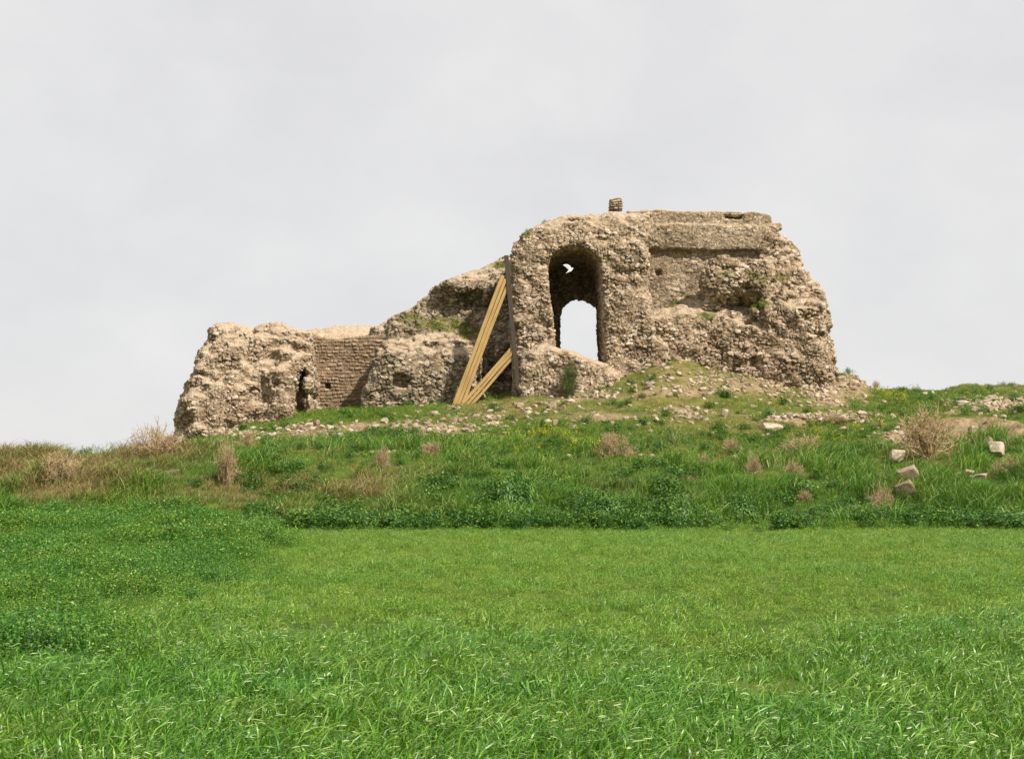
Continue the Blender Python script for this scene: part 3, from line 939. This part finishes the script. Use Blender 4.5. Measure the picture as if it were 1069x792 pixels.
source('turf', [blades(46, 0.26, (0.06, 0.19), (0.008, 0.018), (0.3, 0.9), (0.2, 0), 2, 400+i, curl=0.2) for i in range(6)], M_TURF)
source('weed', [leafy(30, 0.30, (0.22, 0.55), 16, (0.05, 0.10), 500+i, 0.09) for i in range(5)], M_WEED)
source('flower', [leafy(14, 0.20, (0.25, 0.5), 5, (0.035, 0.06), 600+i, 0.04, low=0.75) for i in range(3)], M_FLOWER)
source('wall_weed', [merge(blades(40, 0.20, (0.10, 0.30), (0.010, 0.02), (0.3, 0.9), (0.1, 0), 3, 650+i, curl=0.3), leafy(6, 0.16, (0.08, 0.22), 8, (0.04, 0.08), 660+i, 0.05)) for i in range(4)], M_TURF)

def jitter(x0, x1, y0, y1, s):
    a, b_ = np.meshgrid(np.arange(x0, x1, s), np.arange(y0, y1, s))
    a = a.ravel() + rng.uniform(-0.6, 0.6, a.size)*s; b_ = b_.ravel() + rng.uniform(-0.6, 0.6, b_.size)*s
    return a, b_
def rots(n, tilt=0.15, full=True):
    r = rng.normal(size=(n, 3))*tilt
    r[:, 2] = rng.uniform(0, 6.28, n) if full else rng.normal(size=n)*0.45
    return r

# clover patch outline on the field (world), left of a ragged edge
ced = np.array([ground_hit(x, y)[:2] for x, y in ((-200, 735), (0, 700), (70, 672), (150, 640), (205, 612), (245, 588), (262, 570), (258, 556), (262, 548))])
def in_clover(X, Y):
    px = CX + X/np.maximum(Y, 6)*F
    edge = np.interp(Y, ced[:, 1], CX + ced[:, 0]/ced[:, 1]*F)
    edge = np.where(Y < ced[0, 1], -400, edge)
    edge = edge + (42*fbm(X*0.6, Y*0.6, 0*X, 55, 3))*np.clip(25/Y, 0.5, 1.5)
    return px < edge

# field crop
X, Y = jitter(-28, 28, 8.2, 45.6, 0.20)
k = (np.abs(X) < 0.44*Y + 8.0)
X, Y = X[k], Y[k]
cl = in_clover(X + rng.normal(size=len(X))*0.45, Y)
thin = fbm(X*0.22, Y*0.22, 0*X, 61, 3) + 0.35*fbm(X*1.1, Y*1.1, 0*X, 62, 2)
near = sstep(22, 11, Y)
keep = ~cl & (rng.uniform(size=len(X)) < np.clip(1.05 - 0.55*sstep(0.05, 0.5, thin), 0.35, 1))
x, y, th = X[keep], Y[keep], thin[keep]
tint = np.clip(sstep(-0.1, 0.5, th)*0.80 + rng.uniform(-0.2, 0.35, len(x)) + 0.36*sstep(16, 34, y), 0, 1.0)*(1 - 0.75*sstep(20, 12, y))
scl = rng.uniform(0.6, 1.25, len(x))*(0.62 + 0.38*sstep(24, 12, y))*(1 - 0.3*sstep(0.1, 0.5, th))
scatter('field_cereal', 'cereal', np.stack([x, y, ground_z(x, y) - 0.02], 1), rots(len(x), 0.22, False), scl, tint,
        'young green cereal crop filling the field in front')
# clover
k = cl
x, y = X[k], Y[k]
dens = rng.uniform(size=len(x)) < 0.62 + 0.3*fbm(x*0.5, y*0.5, 0*x, 58, 2)
x, y = x[dens], y[dens]
s_ = rng.uniform(0.6, 1.25, len(x))*(0.75 + 0.4*sstep(22, 32, y))*(0.85 + 0.5*fbm(x*0.45, y*0.45, 0*x, 59, 2))
scatter('clover_crop', 'clover', np.stack([x, y, ground_z(x, y) - 0.03], 1), rots(len(x), 0.12), s_, np.zeros(len(x)),
        'dark green leafy clover patch at the left of the field')

# small leafy plants mixed into the thinner crop, thicker towards the bank
X, Y = jitter(-22, 22, 13, 44.8, 0.42)
k = (np.abs(X) < 0.44*Y + 8.0) & ~in_clover(X, Y)
X, Y = X[k], Y[k]
k = rng.uniform(size=len(X)) < (0.25 + 0.45*sstep(-0.1, 0.4, fbm(X*0.3, Y*0.3, 0*X, 96, 3)) + 0.4*sstep(41, 44.5, Y))
X, Y = X[k], Y[k]
scatter('field_weeds', 'field_weed', np.stack([X, Y, ground_z(X, Y) - 0.03], 1), rots(len(X), 0.15), rng.uniform(0.3, 0.62, len(X))*(1 + 0.5*sstep(41, 44.5, Y)), np.zeros(len(X)),
        'small leafy plants mixed through the thinner part of the crop')

# bank: tall grass, dry grass, weeds
X, Y = jitter(-30, 30, 42.0, 58.5, 0.235)
pz = ground_z(X, Y); px, py = to_px(X, Y, pz)
lim = 4.5*sstep(340, 200, px)
tallk = np.clip(1.15 - sstep(49.0 + lim, 53.0 + lim, Y) - 0.35*sstep(0.1, 0.5, fbm(X*0.5, Y*0.5, 0*X, 66, 2)), 0, 1)
dryn = fbm(X*0.35, Y*0.55, 0*X, 67, 3)
dryp = np.maximum(blob(px, py, [(60, 500, 140, 30), (260, 512, 130, 20), (350, 518, 90, 18), (170, 478, 60, 12), (20, 490, 60, 25)])*0.95,
                  blob(px, py, [(640, 520, 40, 18), (915, 520, 30, 22), (800, 490, 40, 12), (1050, 495, 30, 20), (420, 505, 50, 12)])*0.55)
dry = np.clip(dryp + 0.75*dryn - 0.10 + rng.normal(size=len(X))*0.18, 0, 1)
dry = np.where(px > 420, dry*0.5, dry)
bareb = bare_at(px, py)
keep = (rng.uniform(size=len(X)) < tallk*(1 - 0.85*sstep(0.35, 0.7, bareb))) & ~((px < 330) & (Y < 45.4)) & (Y > 44.3 + 2.2*fbm(X*0.5, Y*0, 0*X, 64, 3) + 0.5*rng.normal(size=len(X)))
n_ = keep.sum()
hump = (0.55 + 0.85*sstep(-0.3, 0.45, fbm(X*0.55, Y*0.55, 0*X, 68, 2)))
scatter('bank_grass', 'tall_grass', np.stack([X, Y, pz - 0.03], 1)[keep], rots(n_, 0.16, False), (hump*rng.uniform(0.6, 1.3, len(X)))[keep], dry[keep],
        'long green and straw coloured grass covering the bank below the ruin')
wk = (fbm(X*0.7, Y*0.7, 0*X, 70, 2) > 0.02) & (rng.uniform(size=len(X)) < 0.30) & (Y < 52.0) & (px > 250) & (bareb < 0.4)
wk |= (px > 500) & (Y < 47.5) & (Y > 44.2 + 2.0*fbm(X*0.6, Y*0, 0*X, 65, 3) + 0.4*rng.normal(size=len(X))) & (rng.uniform(size=len(X)) < 0.24) & (fbm(X*0.5, Y*0.5, 0*X, 72, 2) > 0.2)
wk |= (px > 330) & (Y > 41.6) & (Y < 44.6) & (rng.uniform(size=len(X)) < 0.16) & (fbm(X*0.45, Y*0.3, 0*X, 74, 2) > 0.12)
n_ = wk.sum()
scatter('bank_weeds', 'weed', np.stack([X, Y, pz - 0.03], 1)[wk], rots(n_, 0.15), rng.uniform(0.45, 1.3, n_), np.zeros(n_),
        'dark broad leaved weeds crowding the foot of the bank')

# slope turf
X, Y = jitter(-33, 33, 48.5, 90, 0.245)
pz = ground_z(X, Y); px, py = to_px(X, Y, pz)
och_ = np.clip(0.30 + 1.0*fbm(X*0.25, Y*0.4, 0*X, 41, 3) + 0.15*rng.normal(size=len(X)), 0, 1)
lush = blob(px, py, [(420, 460, 120, 12), (950, 425, 70, 10), (600, 455, 140, 12), (380, 433, 60, 6), (800, 462, 150, 14), (500, 470, 250, 12), (980, 415, 80, 8)])
och_ = np.clip(och_ - 0.7*lush, 0, 1)
bb = bare_mix(px, py, X, Y)
keep = rng.uniform(size=len(X)) < np.clip(0.9 - 0.95*sstep(0.2, 0.75, bb) - 0.25*och_, 0.02, 1)
keep &= cut_mask(px, Y) < 0.5
n_ = keep.sum()
scatter('slope_grass', 'turf', np.stack([X, Y, pz - 0.02], 1)[keep], rots(n_, 0.15), ((0.85 + 0.45*lush + 0.3*sstep(0, .5, fbm(X, Y, 0*X, 88, 2)))*rng.uniform(0.7, 1.2, len(X)))[keep], och_[keep],
        'short green and ochre turf on the stony slope under the ruin')
lk = (rng.uniform(size=len(X)) < 0.07*lush*(Y < 66) + 0.014) & (bb < 0.5)
n_ = lk.sum()
scatter('slope_weeds', 'weed', np.stack([X, Y, pz - 0.02], 1)[lk], rots(n_, 0.2), rng.uniform(0.3, 0.85, n_), np.zeros(n_),
        'low leafy weeds dotted over the slope between loose stones')
# yellow flowers
FL = [(575, 458, 26, 7), (560, 462, 40, 6), (700, 425, 20, 5), (880, 450, 40, 8), (865, 462, 30, 6), (930, 417, 25, 5), (520, 470, 50, 8), (610, 470, 30, 8)]
fk = rng.uniform(size=len(X)) < 0.07*blob(px, py, FL)
n_ = fk.sum()
scatter('yellow_flowers', 'flower', np.stack([X, Y, pz - 0.02], 1)[fk], rots(n_, 0.15), rng.uniform(0.8, 1.3, n_), np.zeros(n_),
        'small yellow wildflowers blooming on the slope below the arch')
# weeds rooted on the masonry ledges
pts = []
for nm in ('broken_wall', 'gate_tower', 'collapsed_wall'):
    V, nn, ms = SURF[nm]
    c_ = np.nonzero((ms > 0.45) & (nn[:, 2] > 0.25) & (V[:, 1] < 78.5))[0]
    c_ = c_[rng.uniform(size=len(c_)) < 0.012]
    pts.append(V[c_])
pts = np.concatenate(pts); n_ = len(pts)
scatter('ledge_grass', 'wall_weed', pts - np.array([0, 0, 0.03]), rots(n_, 0.25), rng.uniform(0.4, 0.95, n_), np.clip(rng.uniform(-0.2, 0.9, n_), 0, 1),
        'tufts of green grass growing on the ledges of the broken masonry')

# ------------------------------------------------------------------ dry bushes and shrubs (each a thing)
def twig_mesh(seed, n_main, height, rad, up, width, depth=3, kids=4, ball=False):
    r = np.random.default_rng(seed)
    segs = []
    def grow(p, d, L_, w, lev):
        q = p
        dd = d
        for s_ in range(3):
            dd = dd + r.normal(size=3)*0.22; dd[2] += 0.04; dd /= np.linalg.norm(dd)
            q2 = q + dd*L_/3
            segs.append((q, q2, w*(1 - 0.2*s_), w*(0.8 - 0.2*s_), r.uniform()))
            if lev < depth:
                for _ in range(kids if s_ else kids//2):
                    e = dd + r.normal(size=3)*0.75; e /= np.linalg.norm(e)
                    grow(q2, e, L_*r.uniform(0.40, 0.68), w*0.62, lev+1)
            q = q2
    for i in range(n_main):
        a = r.uniform(0, 6.28); el = r.uniform(0.15, 1.0)
        d = np.array([math.cos(a)*(1-up*el), math.sin(a)*(1-up*el), 0.25 + el]); d /= np.linalg.norm(d)
        p0 = np.array([r.normal()*0.06, r.normal()*0.06, 0])
        grow(p0, d, 1.0, width, 1)
    A = np.array([s_[0] for s_ in segs]); B = np.array([s_[1] for s_ in segs])
    wa = np.array([s_[2] for s_ in segs]); wb = np.array([s_[3] for s_ in segs]); T = np.array([s_[4] for s_ in segs])
    allp = np.concatenate([A, B])
    sc = np.array([rad/np.percentile(np.abs(allp[:, 0]), 97), rad/np.percentile(np.abs(allp[:, 1]), 97), height/np.percentile(allp[:, 2], 98)])
    A = A*sc; B = B*sc
    A[:, 2] = np.maximum(A[:, 2], -0.02); B[:, 2] = np.maximum(B[:, 2], -0.02)
    dd = B - A
    r1 = np.cross(dd, np.array([0.3, 0.2, 1.0])); r1 /= np.linalg.norm(r1, axis=1, keepdims=True) + 1e-9
    r2 = np.cross(dd, r1); r2 /= np.linalg.norm(r2, axis=1, keepdims=True) + 1e-9
    V = []
    for base, w in ((A, wa), (B, wb)):
        for k in range(3):
            an = k*2.0944
            V.append(base + (r1*math.cos(an) + r2*math.sin(an))*w[:, None]*0.5)
    V = np.stack(V, 1)
    b0 = np.arange(len(A))[:, None]*6
    Q = np.concatenate([np.concatenate([b0+k, b0+(k+1) % 3, b0+3+(k+1) % 3, b0+3+k], 1) for k in range(3)])
    return V.reshape(-1, 3), Q, np.repeat(T, 6)

M_DRY = leaf_mat('dry_twigs', [(0.0, (0.27, 0.18, 0.085)), (0.5, (0.47, 0.335, 0.18)), (1.0, (0.64, 0.49, 0.29))], trans=0.05, rough=0.9, spec=0.1)
M_OLIVE = leaf_mat('shrub_twigs', [(0.0, (0.045, 0.06, 0.018)), (0.5, (0.085, 0.115, 0.035)), (1.0, (0.16, 0.185, 0.06))], trans=0.1, rough=0.8, spec=0.1)
BU = {}
for i in range(3):
    BU[i] = twig_mesh(700+i, 15, 1.0, 0.55, 0.5, 0.030, 3, 4)
def bush(name, mesh, x, y, wpx, hpx, mat, label, cat, rz=None, group=None):
    X_, Y_, Z_ = ground_hit(x, y)
    V, Q, T = mesh
    s_ = Y_/F
    o = link_mesh(name, V*np.array([wpx*s_*0.92, wpx*s_*0.92, hpx*s_]), Q, mat, attrs={'tone': T})
    o.location = (X_, Y_, Z_ - 0.05)
    o.rotation_euler = (0, 0, random.uniform(0, 6.28) if rz is None else rz)
    prop(o, label, cat, group)
    return o
DB = 'dry tan bushes on the bank and slope'
for i, (x, y, w, h, lab) in enumerate([
    (163, 481, 44, 36, 'feathery brown dry bush on the skyline just left of the corner tower'),
    (640, 479, 34, 27, 'round tan tumbleweed sitting on green grass below the arched gate'),
    (972, 480, 62, 50, 'largest pinkish dry bush standing beside the eroded earth cut'),
    (836, 477, 46, 22, 'wide low tan bush on the slope under the collapsed wall'),
    (762, 474, 22, 16, 'small faint tan bush uphill between the two larger dry bushes'),
    (786, 503, 17, 28, 'slim upright dry tuft in the grass left of a small round one'),
    (830, 500, 20, 19, 'small round dry bush directly below the wide low one'),
    (718, 506, 30, 11, 'flat dry brown mat in tall bank grass under the mound'),
    (840, 525, 14, 14, 'tiny brown dry bush lowest on the bank amid dark weeds'),
    (918, 545, 26, 36, 'tall brown dry bush beside the two stacked boulders'),
    (450, 477, 24, 16, 'low dry bush in grass below the timber shoring'),
    (400, 490, 16, 22, 'thin straw coloured tuft downhill of the shoring'),
    (68, 505, 44, 32, 'broad brown dry bush near the left end of the bank'),
    (258, 470, 18, 20, 'thin reddish dry bush at the foot of the corner tower'),
    (238, 510, 24, 46, 'tall wispy straw bush on the bank below the corner tower'),
    (915, 405, 8, 9, 'tiny grey dry bush on the skyline right of the ruin'),
    (735, 486, 14, 12, 'little pale dry tuft near the middle of the bank top'),
    (870, 443, 24, 10, 'low grey brown scrub growing among the line of tumbled stones'),
    (1050, 500, 30, 22, 'sparse yellowish dry bush by the right edge of the bank')]):
    bush('dry_bush', BU[i % 3], x, y, w, h, M_DRY, lab, 'bush', group=DB)
GB = twig_mesh(750, 14, 1.0, 0.5, 0.85, 0.022, 3, 5)
bush('green_shrub', GB, 597, 414, 25, 34, M_OLIVE, 'feathery olive green shrub growing at the foot of the gateway', 'shrub')
for (x, y, w, h, lab) in [
    (528, 540, 70, 52, 'big dark green rounded bush at the middle of the bank foot'),
    (625, 548, 60, 40, 'dark leafy bush at the bank foot right of the biggest one'),
    (700, 550, 66, 42, 'bushy dark green clump at the field edge under the tumbleweed slope'),
    (858, 548, 60, 24, 'low spreading dark bush with pale leaf tips at the bank foot'),
    (966, 545, 34, 22, 'small dark green bush in front of the two stacked boulders'),
    (768, 545, 50, 34, 'mid green bush between darker clumps along the field edge')]:
    wv = leafy(150, 0.5, (0.35, 1.0), 46, (0.030, 0.060), int(x), 0.10)
    V = wv[0].copy()
    rr = np.hypot(V[:, 0], V[:, 1]); V[:, 2] *= np.sqrt(np.clip(1.05 - (rr/0.62)**2, 0.06, 1))
    bush('leafy_bush', (V, wv[1], wv[2]), x, y, w, h*1.05, M_WEED, lab, 'bush', group='dark leafy bushes at the foot of the bank')

# ------------------------------------------------------------------ stones
ROCK = []
for i in range(10):
    V, F_ = rock_mesh(900+i, 3, 0.75 + 0.3*random.random())
    me = bpy.data.meshes.new('loose_stone'); me.from_pydata([tuple(v) for v in V], [], F_); me.update(); me.materials.append(M_STONE)
    ROCK.append(me)
def stone(name, x, y, w, h, label, cat='stone', group=None, mesh=None, tilt=0.15, dz=0.0):
    X_, Y_, Z_ = ground_hit(x, y)
    s_ = Y_/F*(0.68 if cat == 'boulder' else 0.76)
    o = bpy.data.objects.new(name, mesh or random.choice(ROCK)); COL.objects.link(o)
    o.scale = (w*s_, w*s_*random.uniform(0.7, 1.0), h*s_*1.25)  # half sizes
    o.rotation_euler = (random.gauss(0, tilt), random.gauss(0, tilt), random.uniform(-0.5, 0.5))
    o.location = (X_, Y_, Z_ + h*s_*0.35 + dz)
    prop(o, label, cat, group)
    return o
BG = 'boulders among the bank grass'
for (x, y, w, h, lab, dz) in [
    (948, 513, 28, 25, 'big angular buff boulder, upper of the two stacked boulders', 0.25),
    (945, 527, 26, 22, 'big buff boulder with flat pale top, lower of the two stacked', 0.25),
    (936, 484, 20, 12, 'white topped flat boulder below the largest dry bush', 0.2),
    (1041, 478, 18, 13, 'white boulder leaning beside a smaller one in weeds at right', 0.25),
    (1032, 470, 12, 10, 'small white stone above the leaning white boulder at right', 0.2),
    (925, 506, 20, 8, 'flat pale slab just left of the stacked boulders', 0.2),
    (999, 506, 11, 9, 'small rounded white stone uphill of a bare soil patch', 0.2),
    (994, 515, 12, 8, 'rounded pink stone lowest of a pair beside the bare patch', 0.2),
    (1021, 508, 22, 12, 'pinkish flat rock lying on the bare soil patch', 0.15),
    (1012, 499, 10, 6, 'little grey stone above the bare soil patch', 0.15),
    (1045, 542, 14, 8, 'rusty buff stone at the field edge far right', 0.25),
    (180, 496, 26, 7, 'flat buff slab half buried in dry grass on the left bank', 0.0),
    (804, 447, 27, 8, 'long thin pale slab lying across the green slope', -0.06),
    (579, 446, 7, 9, 'upright white stone on the slope below the gateway', 0.08),
    (1016, 456, 9, 8, 'white stone at the lip of the eroded earth cut', 0.1),
    (702, 463, 8, 6, 'lone white stone in lush grass above the dry mat', 0.1),
    (756, 435, 10, 9, 'rounded grey stone right of a small rubble heap', 0.08)]:
    stone('boulder', x, y, w, h, lab, 'boulder', BG, dz=dz)

# loose stones lying on the slope: each one an object; patches (centre, radius, how many, size range, label)
SG = 'loose pale stones on the slope'
PATCH = [
    (325, 452, 36, 11, 28, (4, 11), 'pale broken stone in the bare patch below the corner tower'),
    (262, 450, 50, 6, 12, (3, 6), 'small pale stone at the foot of the corner tower'),
    (390, 447, 46, 10, 22, (4, 11), 'pale stone on the turf below the bay wall'),
    (470, 448, 62, 16, 34, (4, 12), 'whitish stone on the ochre turf below the shoring'),
    (560, 426, 60, 12, 28, (4, 10), 'pale stone on the green slope below the gateway'),
    (640, 438, 70, 20, 30, (4, 10), 'pale stone on the turf below the gateway shrub'),
    (722, 434, 20, 8, 16, (4, 8), 'stone in the small rubble heap on the green slope'),
    (695, 398, 62, 15, 22, (4, 10), 'pale stone tumbled down the grassy mound'),
    (790, 405, 55, 12, 30, (4, 9), 'buff stone on the scree under the collapsed wall'),
    (862, 436, 60, 4, 22, (5, 13), 'pale block in the line of tumbled masonry on the right slope'),
    (1032, 421, 42, 8, 20, (5, 13), 'pale block in the fallen masonry band at the right skyline'),
    (886, 398, 16, 9, 14, (5, 10), 'buff block in the heap at the right foot of the ruin'),
    (925, 448, 50, 12, 16, (4, 9), 'pale stone on the turf left of the eroded cut'),
]
cnt = 0
for (cx, cy, rx, ry, n_, sz, lab) in PATCH:
    for k in range(n_):
        x = cx + rx*max(-1.3, min(1.3, random.gauss(0, 0.55))); y = cy + ry*max(-1.3, min(1.3, random.gauss(0, 0.55)))
        w = random.uniform(*sz)*random.choice((0.65, 0.85, 1.05)); cnt += 1
        stone('loose_stone', x, y, w, w*random.uniform(0.32, 0.62), lab, 'stone', SG, tilt=0.3)

# finer rubble, uncountable
rv = []
for i in range(5):
    V, F_ = rock_mesh(950+i, 2, 0.62)
    V *= 1.35
    rv.append((V, np.array(F_), np.full(len(V), 0.5)))
mrub = M_STONE.copy(); mrub.name = 'rubble_stone'
t = mrub.node_tree
for n in list(t.nodes):
    if n.type == 'OBJECT_INFO':
        a = N(t, 'ShaderNodeAttribute', attribute_type='INSTANCER'); a.attribute_name = 'tint'
        for l_ in list(n.outputs['Random'].links): t.links.new(a.outputs['Fac'], l_.to_socket)
        t.nodes.remove(n)
source('rubble', rv, mrub)
X, Y = jitter(-30, 33, 55, 92, 0.22)
pz = ground_z(X, Y); px, py = to_px(X, Y, pz)
RB = [(325, 453, 34, 10), (470, 447, 60, 10), (690, 408, 80, 8), (610, 410, 40, 8), (770, 402, 80, 14), (885, 400, 26, 14), (855, 436, 60, 5), (1035, 422, 60, 8),
      (860, 415, 40, 9), (950, 455, 30, 10), (720, 432, 22, 7), (600, 385, 30, 14), (250, 450, 60, 6)]
pr = 0.95*blob(px, py, RB)**1.1*np.clip(0.7 + 1.4*fbm(X*0.7, Y*0.7, 0*X, 93, 2), 0.1, 1.6) + 0.08*((Y > 54) & (px > 240))*np.clip(0.7 + 2*fbm(X*0.4, Y*0.4, 0*X, 94, 2), 0, 2)
pr = np.maximum(pr, 0.95*blob(px, py, [(886, 398, 22, 12), (1035, 421, 60, 8), (858, 436, 62, 4)]))
pr = np.maximum(pr, 0.45*blob(px, py, [(1010, 455, 70, 10)]))
k = rng.uniform(size=len(X)) < pr
n_ = k.sum()
scatter('slope_rubble', 'rubble', np.stack([X, Y, pz + 0.01], 1)[k], rng.normal(size=(n_, 3))*np.array([0.35, 0.35, 2.0]), 0.05 + 0.14*rng.uniform(size=n_)**2.0, rng.uniform(0.2, 1, n_),
        'scree of small broken stones spread over the slope')

# ------------------------------------------------------------------ birds
def bird_mesh(wing_up, span, mat, name):
    import bmesh
    bm = bmesh.new()
    def loft(secs, seg=10):
        rings = []
        for (c0, ax, ay, u, v) in secs:
            c0 = Vector(c0); u = Vector(u); v = Vector(v)
            rings.append([bm.verts.new(c0 + u*ax*math.cos(6.2832*i/seg) + v*ay*math.sin(6.2832*i/seg)) for i in range(seg)])
        for a, b_ in zip(rings[:-1], rings[1:]):
            for i in range(seg):
                bm.faces.new((a[i], a[(i+1) % seg], b_[(i+1) % seg], b_[i]))
        bm.faces.new(rings[0][::-1]); bm.faces.new(rings[-1])
    yv, zv = (0, 1, 0), (0, 0, 1)
    loft([((-0.21, 0, 0.0), 0.055, 0.008, yv, zv), ((-0.14, 0, 0), 0.04, 0.015, yv, zv), ((-0.08, 0, 0), 0.045, 0.04, yv, zv), ((0.0, 0, -0.005), 0.06, 0.06, yv, zv),
          ((0.07, 0, 0), 0.052, 0.052, yv, zv), ((0.11, 0, 0.012), 0.03, 0.032, yv, zv), ((0.14, 0, 0.022), 0.030, 0.030, yv, zv), ((0.165, 0, 0.02), 0.018, 0.018, yv, zv), ((0.19, 0, 0.015), 0.006, 0.006, yv, zv)])
    if wing_up is not None:
        for s_ in (-1, 1):
            dv = Vector((0, s_*math.cos(wing_up), math.sin(wing_up))); nv = Vector((0, -s_*math.sin(wing_up), math.cos(wing_up)))
            sec = []
            for (q, ch, sw) in ((0.0, 0.075, 0.02), (0.3, 0.085, 0.035), (0.6, 0.07, 0.01), (0.85, 0.045, -0.04), (1.0, 0.012, -0.09)):
                sec.append((Vector((sw, 0, 0.02)) + dv*q*span, ch, 0.010, (1, 0, 0), nv))
            loft(sec)
    else:
        for s_ in (-1, 1):
            loft([((0.05, s_*0.05, 0.01), 0.02, 0.03, yv, zv), ((-0.03, s_*0.056, 0.01), 0.018, 0.045, yv, zv), ((-0.15, s_*0.02, 0.01), 0.01, 0.012, yv, zv)])
        for s_ in (-1, 1):
            loft([((0.0, s_*0.02, -0.05), 0.007, 0.007, (1, 0, 0), yv), ((0.005, s_*0.02, -0.10), 0.005, 0.005, (1, 0, 0), yv)])
    me = bpy.data.meshes.new(name); bm.to_mesh(me); bm.free()
    me.materials.append(mat)
    o = bpy.data.objects.new(name, me); COL.objects.link(o)
    r = o.modifiers.new('skin', 'REMESH'); r.mode = 'VOXEL'; r.voxel_size = 0.008; r.use_smooth_shade = True
    return o
def feather(name, c1, c2):
    m, t, b, out = new_mat(name)
    tc = N(t, 'ShaderNodeTexCoord')
    n = N(t, 'ShaderNodeTexNoise'); n.inputs['Scale'].default_value = 14
    t.links.new(tc.outputs['Object'], n.inputs['Vector'])
    t.links.new(mixc(t, n.outputs[0], c1, c2), b.inputs['Base Color'])
    b.inputs['Roughness'].default_value = 0.7
    return m
o = bird_mesh(1.22, 0.36, feather('white_feathers', (0.82, 0.82, 0.84), (0.66, 0.66, 0.70)), 'flying_bird')
o.location = P(595, 282.5, 70.8)
o.rotation_euler = (R(4), R(-34), R(12))
o.scale = (1.15, 1.15, 1.15)
prop(o, 'white pigeon flying with raised wings in front of the dark arch', 'bird')
o = bird_mesh(None, 0.3, feather('slate_feathers', (0.05, 0.052, 0.062), (0.11, 0.112, 0.13)), 'perched_bird')
o.location = P(654, 267.5, 72.25)
o.rotation_euler = (0, R(-35), R(160))
prop(o, 'dark slate pigeon perched on the gate tower wall right of the arch', 'bird')
